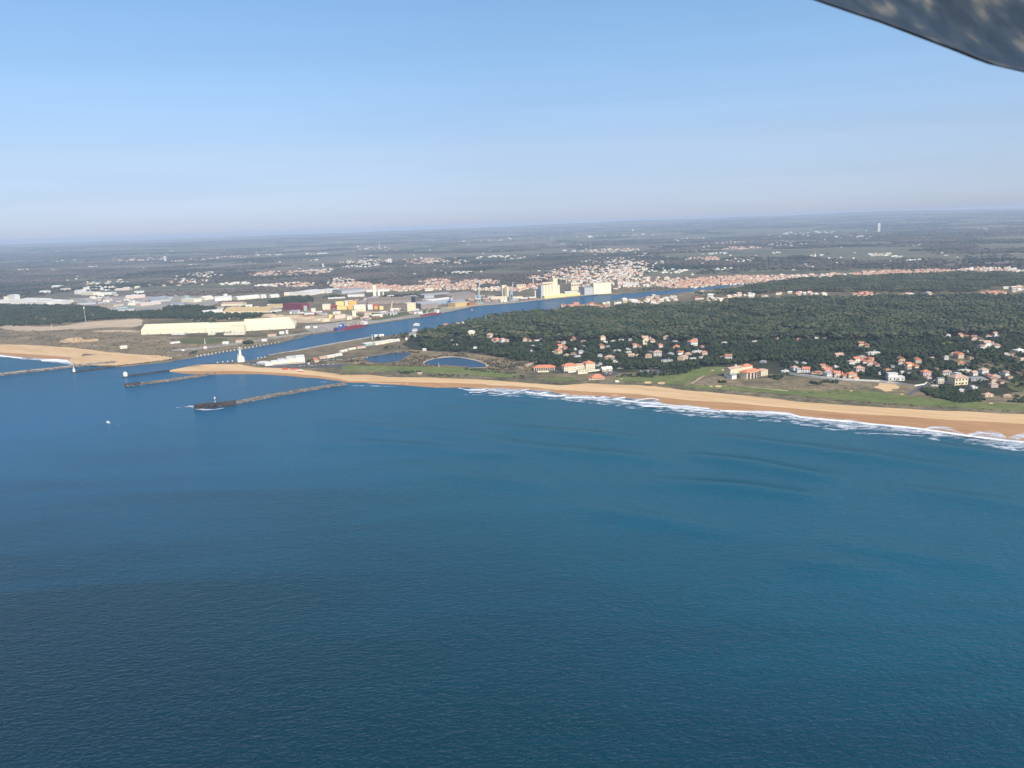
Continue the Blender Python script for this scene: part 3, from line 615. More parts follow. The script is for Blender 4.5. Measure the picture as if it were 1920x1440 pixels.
def house(style, wc, rc, detail, loc, rz, s, label, group, name='house'):
    key = (style, wc, rc, detail)
    if key in _hc: return dup(_hc[key], loc, rz, s, label, group)
    o = empty(name, loc, rz, label, 'house', group); o.scale = (s, s, s)
    wm = M[WALLS[wc]]; rm = M[ROOFS[rc]]; wl = MB(); rf = MB(); win = []
    if style == 'hip1':
        wl.box(0, 0, -1, 14, 9, 4.1); rf.hip(0, 0, 3.1, 14, 9, 2.4); win = [(14, 9, 0, 1, 4)]
    elif style == 'hip2':
        wl.box(0, 0, -1, 12, 9, 7); rf.hip(0, 0, 6, 12, 9, 2.4); win = [(12, 9, 0, 2, 4)]
    elif style == 'gable1':
        wl.box(0, 0, -1, 14, 8.5, 4).add([(-7,-4.25,3),(-7,4.25,3),(-7,0,5.4),(7,-4.25,3),(7,4.25,3),(7,0,5.4)], [(0,1,2),(3,5,4),(0,2,5,3),(1,4,5,2)])
        rf.gable(0, 0, 3.05, 14, 8.5, 2.5); win = [(14, 8.5, 0, 1, 4)]
    elif style == 'gable2':
        wl.box(0, 0, -1, 11, 8.5, 6.8).add([(-5.5,-4.25,5.8),(-5.5,4.25,5.8),(-5.5,0,8.2),(5.5,-4.25,5.8),(5.5,4.25,5.8),(5.5,0,8.2)], [(0,1,2),(3,5,4),(0,2,5,3),(1,4,5,2)])
        rf.gable(0, 0, 5.85, 11, 8.5, 2.5); win = [(11, 8.5, 0, 2, 3)]
    elif style == 'ell':
        wl.box(-2, 2, -1, 13, 7, 4.1).box(3.5, -3.75, -1, 6, 4.5, 4.1).box(-4, 2, 3.1, 6, 6, 2.6)
        rf.hip(2.6, 2, 3.1, 6, 7, 1.8, over=.5).gable(-5, 2, 5.7, 7.6, 6, 1.9)
        V = MB().gable(0, 0, 0, 6.5, 6, 1.8); Mx = Matrix.Translation((3.5, -3.2, 3.1)) @ Matrix.Rotation(math.pi/2, 4, 'Z')
        rf.add(V.v, V.f, 0, Mx); win = [(13, 4, 0, 1, 4)]
    elif style == 'flat':
        wl.box(0, 0, -1, 14, 9, 4.2).box(-2.5, 1, 3.2, 8, 6.5, 2.9); rf.box(0, 0, 3.22, 14.5, 9.5, .25).box(-2.5, 1, 6.1, 8.6, 7.1, .25); win = [(14, 9, 0, 1, 4)]
    elif style == 'flat1':
        wl.box(0, 0, -1, 15, 9, 4.1).box(-9, 1, -1, 3, 6, 3.6); rf.box(0, 0, 3.1, 15.6, 9.6, .3).box(-9, 1, 2.6, 3.4, 6.4, .2); win = [(15, 9, 0, 1, 4)]
    wl.build('wall', wm, o); r = rf.build('roof', rm, o)
    if detail:
        for w in win: windows(o, *w)
        MB().box(1.6, .8, 5 if '2' not in style else 7.4, .9, .7, 1.6).build('chimney', wm, r)
        MB().box(.4, -win[0][1]/2-.05, 0, 1.1, .14, 2.1).build('door', M['brown'], o)
    _hc[key] = o
    return o
sty = ['hip1', 'hip2', 'gable1', 'gable2', 'ell', 'flat', 'flat1']
# hand-placed villas: photo x, y, width in photo pixels, wall, roof, style
T = """988,640,16 b n ell|998,649,9 w g flat1|997,660,10 w g flat|1007,639,7 w w flat1|1014,648,9 g g hip1|1016,637,9 c t hip1|1047,643,9 c t hip1|1057,645,9 w l hip2|1056,654,17 k o ell|1047,663,14 c o hip2|1038,662,8 w g flat|1062,667,11 c l hip1|1075,665,12 g n hip1|1079,656,9 w w flat|1089,663,11 w g hip2|1083,669,7 w w flat1|1092,650,5 w w flat1|1077,638,15 k t ell|1094,632,14 b l gable1|1094,642,11 b n gable1|1130,637,13 p l hip2|1135,643,11 w g flat|1128,653,12 b t gable2|1140,651,7 g g hip1|1150,641,12 w w flat1|1166,638,5 w w flat1|1182,639,6 w g gable2|1143,673,19 b l hip1|1125,669,9 w g hip2|1158,659,14 w w flat1|1178,656,8 w g flat|1179,661,10 w w flat1|1195,652,16 k t ell|1209,646,8 c w flat|1217,641,22 c l ell|1238,651,11 k o hip2|1250,636,11 c l hip2|1266,641,10 w w flat1|1268,652,14 c o hip1|1221,660,9 g g flat1|1216,671,12 c l hip2|1233,667,16 w l hip2|1183,668,14 b l gable1|1195,667,7 p l hip1|1275,664,16 w o ell|1277,675,12 c l hip2|1257,665,12 g g hip1|1252,678,20 w g flat1|1125,683,9 w g hip1|1137,695,21 p w gable1|1154,679,9 w g flat|1118,686,7 w g flat1
1298,648,17 w o hip2|1303,640,9 c l hip2|1316,651,10 b n hip1|1308,661,17 w w flat1|1320,665,11 k o hip2|1290,665,12 k l hip1|1300,673,11 w w flat1|1317,671,6 p w flat1|1283,673,12 k l hip2|1346,638,6 w g flat1|1358,643,9 w w flat1|1366,673,13 w t gable2|1355,671,9 b n gable1|1416,641,8 w w flat1|1457,636,8 c l hip1|1498,638,11 b t hip1|1531,635,5 w w gable2|1547,636,8 w w flat1|1431,680,12 g g hip1|1472,697,14 w w flat1|1489,694,12 w l hip2|1498,698,11 w g gable2|1511,698,14 w o gable2|1523,701,11 k n hip1|1534,701,15 c t hip1|1549,692,18 b t ell|1557,700,20 k o ell|1553,706,15 w g hip2|1577,707,21 k o ell|1596,708,16 c o hip2|1507,682,8 w g hip1|1492,680,8 g g flat1|1572,668,16 b l gable1|1595,683,12 w l hip2|1567,689,6 w g flat
1621,650,17 c t ell|1615,669,7 w g flat1|1638,664,20 w w flat1|1614,680,20 w o ell|1631,677,17 c o ell|1610,697,16 k l hip2|1638,686,19 k t ell|1604,712,10 c o hip2|1664,699,12 c t hip2|1652,702,10 w g flat|1678,712,28 w w flat|1689,675,16 c t gable1|1694,684,14 w t ell|1710,689,18 c o ell|1720,680,13 b o gable2|1673,688,10 g g flat1|1693,700,9 w g flat|1706,702,10 g g hip1|1735,704,15 k o hip2|1740,710,8 w l hip1|1747,673,7 c l hip1|1774,674,9 w w gable2|1797,671,14 b o gable2|1801,683,14 c o hip1|1819,674,12 b n hip1|1777,632,8 w w hip2|1805,633,15 b t ell|1833,638,16 k n ell|1853,631,9 w t hip1|1870,631,15 w l ell|1840,653,14 w l ell|1859,651,21 w l ell|1812,660,5 w w flat1|1888,666,6 w w flat|1910,660,15 w w hip1|1917,675,10 w l gable1|1754,696,8 b n gable2|1775,704,14 w l hip2|1793,706,17 w w flat|1809,697,18 c w flat1|1825,704,11 w l gable2|1843,700,14 w l hip2|1853,706,14 w t hip1|1865,708,14 w l hip1|1883,703,16 w l ell|1891,709,12 c n hip1|1768,718,20 p g flat|1754,725,11 c w flat1|1795,720,26 c l hip2|1830,713,25 g g flat1|1868,718,20 b n ell|1862,726,12 k l hip2|1825,728,12 w g flat|1851,743,16 c l hip1|1888,744,12 c l hip1|1803,733,5 w w flat1
1620,672,8 b o hip1|1646,690,7 w l hip1|1703,692,7 w t hip1|1900,668,9 c l hip1|1788,664,5 w l hip1
884,628,14 p w hip2|919,633,13 k l hip2|935,641,16 k o ell|946,641,15 w l ell|928,639,13 k l hip1|891,653,12 w w flat1|847,640,5 c w hip1|855,647,5 w w flat1|836,612,9 k o hip2|828,614,8 b t hip1|775,631,13 w g hip2|778,621,9 w g hip2|781,610,11 w w hip1|863,607,16 w w flat1|881,602,8 w w hip1|762,637,4 w w gable2|796,658,4 w w gable2|1042,600,5 w w flat1|1071,592,5 w w flat1|1081,590,4 w w flat1"""
recs = []
for row in T.split('\n'):
    for e in row.split('|'):
        a, wc, rc, st = e.split(); x, y, w = map(float, a.split(','))
        recs.append(dict(px=x, py=y, w=w, wc=wc, rc=rc, st=st, hand=1))
# town clusters: cx, cy, rx, ry, count, roof mix, place
CLU = [(1350,561,45,5,18,'tlw','row beyond forest'),(1405,556,40,3,12,'lwt','row beyond forest'),(1500,551.5,50,2.5,14,'lwt','row beyond forest'),(1620,554,28,5,18,'ott','hamlet beyond pine forest'),(1545,553,8,2,3,'lw','row beyond forest'),
 (1730,553,45,2.5,11,'wlt','thin line beyond forest'),(1860,551,25,3,12,'otl','far right hamlet beyond forest'),(1905,543,22,5,14,'tlw','far right hamlet beyond forest'),
 (1088,575,34,3.5,26,'ttto','riverbank hamlet'),(1125,578,22,3,14,'tto','riverbank hamlet'),(1180,569,50,5,24,'wlw','pale riverbank houses'),(1235,562,40,5,16,'wlw','pale riverbank houses'),(1240,573,25,2,7,'lwt','pale riverbank houses'),(1330,549,25,3,5,'lwg','pale riverbank houses')]
FARC = [(1120,509,90,11,230,'tllw'),(1100,518,110,9,150,'tlow'),(1180,500,60,10,70,'lw'),(1140,489,60,5,50,'wl'),(1180,530,120,9,150,'tlw'),(1290,532,60,8,120,'tol'),(1380,526,90,8,230,'tol'),(1450,522,70,5,90,'tlw'),(1540,518,60,4,70,'lwt'),
 (1650,513,60,4.5,110,'otl'),(1730,511,70,4,110,'tl'),(1850,507,55,5,80,'olw'),(1905,510,20,3,14,'wl'),(700,541,55,6,120,'tto'),(660,536,40,6,70,'tol'),(640,530,30,8,40,'lw'),(770,541,60,5,90,'ttl'),(815,529,30,5,50,'tk'.replace('k','o')),(850,538,50,6,90,'ttl'),(900,530,40,5,50,'tl'),
 (920,543,40,3,40,'lw'),(970,542,25,5,25,'tto'),(1010,538,30,5,30,'to'),(540,513,75,5,110,'tol'),(600,509,30,4,40,'lw'),(550,535,45,4,50,'tow'),(500,536,20,2,10,'w'),(440,533,30,3,16,'w'),(385,516,35,5,36,'lw'),(350,528,40,5,26,'wt'),
 (690,491,55,4,60,'lw'),(680,498,40,4,30,'w'),(800,490,40,6,90,'otl'),(840,492,40,4,30,'wl'),(925,482,30,2,20,'w'),(960,483,25,4,16,'lw'),(260,487,50,3,40,'tol'),(300,485,20,3,12,'w'),(380,486,30,2,16,'to'),(335,490,15,2,12,'tw'),
 (440,482,40,2,14,'t'),(590,476,30,1.5,12,'w'),(500,478,30,2,8,'lw'),(200,541,60,4,30,'w'),(190,531,50,3,16,'wl'),(95,506,14,2,6,'w'),(45,506,16,1.5,6,'t'),(175,500,8,1.5,4,'w'),(1080,470,30,2,10,'w'),(1150,470,50,4,55,'tlw'),(1215,478,20,3,10,'wl'),
 (1200,494,60,3,20,'wl'),(1250,508,40,6,20,'w'),(1320,486,32,4,50,'otl'),(1390,488,30,5,24,'lw'),(1340,476,25,1.5,12,'w'),(1390,465,40,2.5,50,'otl'),(1370,455,30,2,14,'lw'),(1360,505,20,3,6,'w'),(1455,475,10,1.5,5,'w'),(1470,458,50,4,16,'w'),
 (1530,480,20,1.5,6,'w'),(1650,478,22,3,22,'wl'),(1680,482,12,2,8,'wl'),(1715,489,22,2,10,'w'),(1590,444,30,2,14,'w'),(1620,445,24,2,8,'w'),(1720,461,10,1,4,'w'),(1440,427,12,1,5,'w'),(1540,436,25,2,8,'w'),(1840,430,14,2,3,'w'),
 (720,470,45,1.5,10,'w'),(700,466,30,2,10,'tw'),(930,452,30,2,8,'w'),(1110,444,30,2,9,'w'),(1180,442,20,1.5,6,'w'),(1230,439,30,1,7,'w'),(860,512,25,2,10,'w'),(820,508,20,2,6,'w'),(1300,450,40,4,16,'w'),(1500,440,60,4,14,'w'),
 (960,500,900,30,100,'wl'),(960,465,900,20,80,'w')]
cr = random.Random(11)
for cx, cy, rx, ry, n, mix, place in CLU:
    k = 0
    while k < n:
        a = cr.uniform(-1, 1); b = cr.uniform(-1, 1)
        if a*a+b*b > 1: continue
        k += 1
        recs.append(dict(px=cx+a*rx, py=cy+b*ry-(a*rx)*.03, w=cr.uniform(6, 10.5), wc=cr.choice('wwcpk'), rc=cr.choice(mix), st=cr.choice(sty[:5]), hand=0, place=place))
def ordinal(n):
    names = ['first','second','third','fourth','fifth','sixth','seventh','eighth','ninth','tenth','eleventh','twelfth']
    if n <= 12: return names[n-1]
    return f"{n}{'th' if 10 < n % 100 < 14 else {1:'st',2:'nd',3:'rd'}.get(n % 10, 'th')}"
def place_of(x, y):
    if x < 900 and y < 622: return 'on near river bank by forest'
    if x < 870: return 'in trees left of forest'
    if x < 960: return 'at left end of forest'
    if x < 1090 and y < 602: return 'in pines just below the river'
    if x < 1120: return 'in trees above the beach hotels'
    if x < 1200: return 'in trees above the beach pavilion'
    if x < 1330: return 'in trees above left golf fairway'
    if x < 1465: return 'in trees near terraced seafront building'
    if x < 1605: return 'above the long white garden wall' if y > 675 else 'on forest edge above garden wall'
    if x < 1745: return 'just above the bare sand scar' if y > 690 else 'on slope high above sand scar'
    if y < 670: return 'at upper right edge of forest'
    if y < 697: return 'in trees above far right seafront'
    return 'in far right seafront group'
WN = dict(w='white', c='cream', p='pale cream', k='pinkish', b='buff', g='grey'); RNm = dict(o='an orange', t='a terracotta', n='a brown', l='a pale tiled', g='a grey', w='a white')
SN = dict(hip1='low', hip2='tall', gable1='low gabled', gable2='tall gabled', ell='winged', flat='stepped flat-roofed', flat1='low flat-roofed')
for r in recs:
    if r['hand']:
        r['size'] = 'large ' if r['w'] >= 18 else ('small ' if r['w'] <= 8 else '')
        sn = SN[r['st']]
        r['look'] = f"{r['size']}{WN[r['wc']]} {sn} villa" + ('' if 'flat' in sn else f" with {RNm[r['rc']][2:].strip()} roof"); r['place'] = place_of(r['px'], r['py'])
    else:
        r['look'] = f"{WN[r['wc']]} {SN[r['st']]} house with {RNm[r['rc']][2:].strip()} roof"
        r['place'] = 'in the '+r['place'] if not r['place'].startswith('pale') else 'among '+r['place']
        r['size'] = ''
recs.sort(key=lambda r: -r['py']-(1000 if r['hand'] else 0))
near = recs[:298]; rest = recs[298:]
from collections import defaultdict
grp = defaultdict(list)
for r in near: grp[(r['look'], r['place'])].append(r)
for k, g in grp.items():
    g.sort(key=lambda r: r['px'])
    for i, r in enumerate(g):
        if len(g) == 1: r['label'] = k[0]+' '+k[1]
        elif len(g) == 2: r['label'] = ('left' if i == 0 else 'right')+' of two: '+k[0]+' '+k[1]
        else: r['label'] = ordinal(i+1)+' from left: '+k[0]+' '+k[1]
def wscale(st): return dict(hip1=14, hip2=12, gable1=14, gable2=11, ell=14, flat=14, flat1=16)[st]
hr = random.Random(21)
for r in near:
    p = P(r['px'], r['py']); m = mpp(r['px'], r['py']); s = r['w']*m/wscale(r['st'])*.92; s = max(.75, s)
    rz = hr.uniform(-.5, .5) + (0 if hr.random() < .75 else 1.3)
    if r['w'] >= 18: rz = hr.uniform(-.25, .25)
    house(r['st'], r['wc'], r['rc'], r['w']*s > 0 and r['hand'] and r['py'] > 640, (p.x, p.y, G), rz, s, r['label'], 'houses '+r['place'])
    clear(p.x, p.y, 6.5*s+1); clear_view(p.x, p.y, 14*s*.8, (42 if r['py'] < 690 else 22) if r['hand'] else 60)
# everything farther: one object
hm = ['white','cream','palecream','pink','terracotta','orangetile','paletile','whiteroof','greyroof']
fh = MB()
def far_house(p, w, d, h, rz, wc, rc, flat):
    Mx = Matrix.Translation(p) @ Matrix.Rotation(rz, 4, 'Z')
    fh.box(0, 0, -3, w, d, h+3, hm.index(wc), Mx)
    if flat: fh.box(0, 0, h, w+.6, d+.6, .4, hm.index(rc), Mx)
    elif hr.random() < .5: fh.gable(0, 0, h, w, d, d*.28, .3, hm.index(rc), Mx)
    else: fh.hip(0, 0, h, w, d, d*.28, .3, hm.index(rc), Mx)
RM = dict(t='terracotta', o='orangetile', l='paletile', w='whiteroof')
for r in rest:
    p = P(r['px'], r['py']); far_house(p, hr.uniform(12, 18), 10, hr.choice([3.4, 6]), hr.uniform(-.6, .6), hr.choice(['white','cream','palecream','pink']), RM[r['rc']] if r['rc'] in RM else 'paletile', 0)
    clear(p.x, p.y, 14); clear_view(p.x, p.y, 16, 50)
def ground_at(px, py):      # where that line of sight meets the rolling far country
    z = G
    for _ in range(12): p = P(px, py, z); z = float(terrain(p.x, p.y))
    return P(px, py, z)
for cx, cy, rx, ry, n, mix in FARC:
    k = 0; n = int(n*(1.35 if rx < 500 else 1))
    while k < n:
        a = hr.uniform(-1, 1); b = hr.uniform(-1, 1)
        if a*a+b*b > 1: continue
        k += 1; px = cx+a*rx; py = cy+b*ry - (a*rx)*.03
        if py < 457-.034*px+4: continue
        p = ground_at(px, py); m = p.length/F
        w = hr.uniform(9, 15)*max(1, min(2.4, m/4.5)); white = mix in ('w', 'wl')
        if white and hr.random() < .3: w *= 1.9
        c_ = hr.choice(mix)
        if c_ in 'to' and hr.random() < .5: c_ = 'l'
        far_house(p, w, hr.uniform(9, 12)*max(1, m/6), hr.choice([3.2, 5.8, 6.2])*max(1, min(2, m/6)), hr.uniform(-.7, .7), hr.choice(['white','cream','palecream','pink'] if not white else ['white','palecream']), RM[c_], white and hr.random() < .5)
        clear(p.x, p.y, w*.7); clear_view(p.x, p.y, w, 70 if m < 5 else 110)
o = fh.build('distant_houses', [M[k] for k in hm]); tag(o, 'far off houses of the town and hamlets across the river and on the plain', 'houses', None, 'stuff')
# ------------------------------------------------------------------ port and public buildings
def clear_box(A_, B_, depth):
    A_ = Vector(A_[:2]); B_ = Vector(B_[:2]); d = (B_-A_).normalized(); n = Vector((-d.y, d.x)); n = n if n.y > 0 else -n
    L = (B_-A_).length; i = 0
    while i <= L:
        j = -50
        while j <= depth+8: p = A_+d*i+n*j; clear(p.x, p.y, 6); j += 8
        i += 8
def hall(name, label, cat, a, b, hpx, depth, wall, roof, kind='flat', rise=0, doors=0, bays=0, doorc='grey', strip_=None, group=None):
    """building whose seaward base runs from photo point a to b"""
    A_ = P(*a); B_ = P(*b); c = (A_+B_)/2; m = mpp((a[0]+b[0])/2, (a[1]+b[1])/2); L = (B_-A_).length; h = hpx*m
    rz = math.atan2(B_.y-A_.y, B_.x-A_.x); n = Vector((-math.sin(rz), math.cos(rz), 0)); ctr = c+n*depth/2
    o = empty(name, (ctr.x, ctr.y, G), rz, label, cat, group)
    w = MB().box(0, 0, -.5, L, depth, h+.5)
    r = MB()
    if kind == 'flat': r.box(0, 0, h, L+.8, depth+.8, .5)
    elif kind == 'gable':
        w.add([(-L/2,-depth/2,h),(-L/2,depth/2,h),(-L/2,0,h+rise*.97),(L/2,-depth/2,h),(L/2,depth/2,h),(L/2,0,h+rise*.97)], [(0,1,2),(3,5,4)]); r.gable(0, 0, h+.05, L, depth, rise, .4)
    elif kind == 'hip': r.hip(0, 0, h, L, depth, rise, .4)
    elif kind == 'halfhip':
        a_, b_ = L/2+.5, depth/2+.5; q_ = L/2-depth*.22
        r.add([(-a_,-b_,h),(a_,-b_,h),(a_,b_,h),(-a_,b_,h),(-a_,0,h+rise),(q_,0,h+rise)], [(0,3,2,1),(0,1,5,4),(1,2,5),(2,3,4,5),(3,0,4)])
    elif kind == 'saw':
        k = max(2, int(depth/22))
        for i in range(k):
            y0 = -depth/2+depth*(i+.5)/k; r.gable(0, y0, h+.05+.002*i, L, depth/k*.96, rise, .4, over=.2)
    elif kind == 'barrel':
        N = 10; pts = [(-depth/2*math.cos(math.pi*i/N), rise*math.sin(math.pi*i/N)) for i in range(N+1)]
        for i in range(N):
            (y0, z0), (y1, z1) = pts[i], pts[i+1]
            r.add([(-L/2,y0,h+z0),(L/2,y0,h+z0),(L/2,y1,h+z1),(-L/2,y1,h+z1)], [(0,1,2,3)])
        r.add([(-L/2,y,h+z) for y, z in pts]+[(L/2,y,h+z) for y, z in pts], [tuple(range(N+1)), tuple(range(N+1, 2*N+2))[::-1]])
    w.build('wall', M[wall], o); r.build('roof', M[roof], o)
    for i in range(doors):
        x = -L/2+L*(i+.5)/doors; MB().box(x, -depth/2-.15, 0, min(4.5, L/doors*.22), .3, min(4.2, h*.55)).build('door', M[doorc], o)
    if bays:
        for i in range(bays):
            x = -L/2+L*(i+.5)/bays; MB().box(x, -depth/2-.12, h*.62, L/bays*.6, .24, h*.16).build('window', M['glass'], o)
    if strip_: MB().box(0, -depth/2-.2, h*.86, L*.995, .4, h*.13).build('fascia', M[strip_], o)
    clear_box(A_, B_, depth); return o
h_ = hall
# the long storage hall
h_('storage_hall', 'left half of the very long cream storage hall on the sandy flat by the river', 'storage hall', (265,627.5), (385,624), 7.5, 62, 'hangar', 'hangarroof', 'gable', 15, 5)
h_('storage_hall', 'middle section of the very long cream storage hall, set between its left and right halves', 'storage hall', (386,624), (454,621.5), 7.5, 58, 'hangar', 'hangarroof', 'gable', 14, 3)
h_('conveyor_house', 'pale upright link building between middle and right sections of the long cream hall', 'link building', (434,624.5), (459,623.5), 13, 16, 'palecream', 'hangarroof', 'flat', 0, 2)
h_('storage_hall', 'right end of the very long cream storage hall, the part with the tallest roof', 'storage hall', (457,621), (553,615.5), 5, 90, 'hangar', 'hangarroof', 'halfhip', 24, 3)
for i, (a, b, hh, lab) in enumerate([((420,628.5),(458,627.5),3.2,'low cream shed in front of the middle of the long storage hall'),((322,628),(345,627.5),2.2,'low white shed below the left half of the long storage hall'),((390,628.5),(402,628.2),2.5,'tiny cream shed left of the low shed by the long hall'),
     ((524,627),(533,626.4),4.5,'white hut near the river below the right end of the long hall'),((536,626.2),(540,626),5,'narrow white hut beside the river hut below the long hall'),((502,631.5),(518,630.5),3,'buff shed on the scrub between the long hall and the river'),
     ((417,645.5),(428,645),4,'white box shed alone on the grass above the river posts'),((442,642.5),(455,642),3,'pinkish low house left of the round dark bush by the river'),((491,640.5),(500,640),2.6,'white low shed right of the round dark bush by the river'),
     ((320,645),(338,643),2.5,'long white low building in the scrub at the left of the grass field'),((226,654.5),(239,653),3.5,'white flat building alone on the heath behind the left beach'),((382,655),(388,654.5),3,'small pinkish hut by the gravel track near the river mouth'),
     ((341,658.5),(346,658),2,'white van sized hut beside the gravel track'),((573,616),(581,615.5),2.5,'small white hut left of the moored red and blue ship'),((588,615.5),(595,615),2,'second small white hut left of the moored ship')]):
    h_('shed', lab, 'shed', a, b, hh, 12, ['palecream','white','cream','white','white','buff','white','pink','white','white','palecream','pink','white','white','white'][i], 'whiteroof' if i not in (5, 7) else 'paletile', 'gable' if i % 3 else 'flat', 2, 1)
h_('warehouse', 'ochre roofed warehouse among dark bushes behind the long cream hall', 'warehouse', (419,588), (504,586.5), 4.2, 70, 'cream', 'gold', 'gable', 11, 3)
h_('warehouse', 'low white sheds at the left end of the ochre roofed warehouse', 'warehouse', (381,588), (418,585), 3.5, 30, 'white', 'whiteroof', 'gable', 3, 3)
h_('warehouse', 'low white annex at the right end of the ochre roofed warehouse', 'warehouse', (506,586), (528,583), 3, 30, 'white', 'greyroof', 'gable', 3, 2)
h_('warehouse', 'pale warehouse behind the ochre roofed warehouse', 'warehouse', (415,574), (455,573), 4, 40, 'palecream', 'paletile', 'gable', 5, 2)
h_('warehouse', 'buff warehouse left of the maroon container block', 'warehouse', (505,578), (530,577), 4.5, 40, 'buff', 'gold', 'gable', 4, 2)
h_('factory_hall', 'bright white hall with a raised right side behind the left port woods', 'factory hall', (403,565), (435,563), 6, 60, 'white', 'whiteroof', 'gable', 4, 3)
h_('factory_hall', 'raised white block on the right of the bright white hall', 'factory hall', (420,559.5), (427,559), 7, 25, 'white', 'whiteroof')
h_('factory_hall', 'long white arched hall right of the bright white hall', 'factory hall', (446,563), (489,559), 3, 60, 'palecream', 'whiteroof', 'barrel', 9, 4)
h_('factory_hall', 'short white hall at the right end of the arched hall', 'factory hall', (490,559.5), (500,558.5), 5.5, 40, 'white', 'whiteroof', 'gable', 2, 1)
h_('factory_hall', 'small white gabled hall right of the arched hall', 'factory hall', (508,558.5), (524,557), 3.5, 30, 'white', 'whiteroof', 'gable', 5, 1)
h_('factory_hall', 'left of two cream sheds on the dark wood edge', 'factory hall', (533,554.5), (552,553.5), 4.5, 35, 'cream', 'whiteroof', 'gable', 3, 1)
h_('factory_hall', 'right of two cream sheds on the dark wood edge', 'factory hall', (558,553), (576,552), 4, 35, 'cream', 'whiteroof', 'gable', 4, 1)
h_('factory_hall', 'yellowish building with a stubby tower at the left of the business park', 'factory hall', (340,566), (364,567), 5, 40, 'palecream', 'whiteroof', 'flat', 0, 2)
h_('factory_hall', 'stubby green grey tower of the yellowish building', 'tower', (346,565), (351,565), 10, 16, 'green', 'greyroof')
h_('factory_hall', 'white gabled hall between yellowish building and bright white hall', 'factory hall', (384,563), (401,561), 4, 40, 'palecream', 'whiteroof', 'gable', 7, 1)
h_('factory_hall', 'large white roofed works hall sloping up from the wood behind the port', 'factory hall', (581,554), (612,549), 5, 120, 'white', 'whiteroof', 'gable', 5, 4)
h_('factory_hall', 'white framed works hall with dark glazed bays', 'factory hall', (613,550), (641,546.5), 5, 90, 'white', 'whiteroof', 'flat', 0, 0, 3)
h_('factory_hall', 'grey works hall right of the glazed bays', 'factory hall', (641,551), (686,547), 5.5, 100, 'grey', 'greyroof', 'gable', 4, 3)
h_('factory_hall', 'low white works building in front of the grey works hall', 'factory hall', (652,557), (682,556), 4.5, 30, 'white', 'greyroof', 'gable', 3, 2)
h_('factory_hall', 'long low white building in front of the wood left of the works halls', 'factory hall', (615,560.5), (647,559), 2, 14, 'white', 'whiteroof')
h_('factory_hall', 'long white wall of buildings behind the tall white silo towers', 'factory hall', (687,548), (730,546), 4, 30, 'white', 'whiteroof')
# yellow works cluster
for a, b, hh, d, w, r, lab in [((531,580.5),(566,582),11,40,'maroon','maroon','maroon block of stacked containers behind the storage yard'),
    ((605,581),(619,580.5),9.5,25,'palecream','whiteroof','cream cube left of the red and yellow works'),((620,580),(632,579.5),6.5,20,'maroon','red','dark red block between the cream cube and yellow works'),
    ((630,574),(647,573),7.5,25,'yellow','yellow','upper left yellow block of the works'),((647,577),(654,576.5),12,20,'cream','whiteroof','tall cream block between the yellow works blocks'),((655,575),(669,574),9.5,25,'orange','orange','deep orange block, tallest of the yellow works'),
    ((632,581),(650,580.5),6,18,'yellow','yellow','pale orange block at the foot of the works'),((653,580.5),(664,580),6.5,16,'orange','yellow','small orange block under the tallest works block'),
    ((664,585),(686,583.5),12,25,'palecream','whiteroof','large pale cream works block right of the orange blocks'),((690,581),(699,580.5),9,20,'white','whiteroof','white cube left of the red and orange cube'),
    ((700,577),(707,576.5),6,16,'red','red','red cube behind the small orange cube'),((702,580),(708,579.8),4.5,10,'orange','yellow','small orange cube in front of the red cube'),((712,581),(719,580.5),6,14,'yellow','yellow','yellow cube standing apart right of the works'),
    ((764,584.5),(780,583),15,34,'cream','palecream','tall cream cube alone on the quay left of the brown mill'),((661,594),(668,593.5),11,12,'palecream','whiteroof','slim cream tower in front of the large works block'),
    ((617,597),(627,596),6,14,'yellow','cream','orange yellow shed at the yard edge left of the ship'),((628,598),(648,596),7,20,'pink','paletile','pinkish shed behind the moored ship'),((606,604),(618,602),5,12,'cream','palecream','cream shed at the right tip of the storage yard'),
    ((651,600),(660,599),6,12,'palecream','whiteroof','pale shed just above the ship masts'),((683,592),(697,590.5),5,14,'buff','paletile','buff shed by the right end of the ship'),((668,586),(684,584),5,18,'cream','whiteroof','cream shed below the large pale works block'),
    ((584,586),(592,585.5),7,14,'palecream','whiteroof','pale block at the left end of the yellow works'),((570,583),(576,582.6),9,6,'green','greyroof','slim pale green tower right of the maroon block')]:
    h_('works_block', lab, 'factory block', a, b, hh, d, w, r, 'flat', 0, 1 if hh > 5 else 0, 0)
# mill
h_('mill_hall', 'long brown mill hall left of the dark gap behind the cream cube', 'mill hall', (690,571), (778,567), 5.5, 100, 'mill', 'brown', 'saw', 6, 4)
h_('mill_hall', 'low brown mill wing left of the long brown hall', 'mill hall', (648,573), (689,571), 3, 70, 'brown', 'mill', 'gable', 6, 2)
h_('mill_hall', 'dark upright block in the gap between the brown mill halls', 'mill block', (779,571), (786,570.5), 13, 60, 'darkgrey', 'darkgrey')
h_('mill_hall', 'pinkish brown mill hall behind the red moored ship', 'mill hall', (790,580), (822,577), 9, 70, 'mill', 'greyroof', 'saw', 5, 3)
h_('mill_hall', 'open mill shed with pale roof and blue steel legs above the red ship', 'mill hall', (808,573), (850,568), 8, 60, 'bluegrey', 'whiteroof', 'gable', 5, 5, doorc='navy')
h_('mill_hall', 'large brown grey hall with a plain end wall right of the mill', 'mill hall', (846,565), (891,559), 9.5, 100, 'mill', 'mill', 'gable', 6, 2)
h_('mill_hall', 'blue grey low mill wing below the large plain hall', 'mill hall', (850,571), (872,567), 5, 30, 'bluegrey', 'greyroof', 'gable', 3, 2)
h_('mill_hall', 'grey hall behind the open mill shed', 'mill hall', (796,560), (846,556), 5, 60, 'grey', 'greyroof', 'saw', 5, 0)
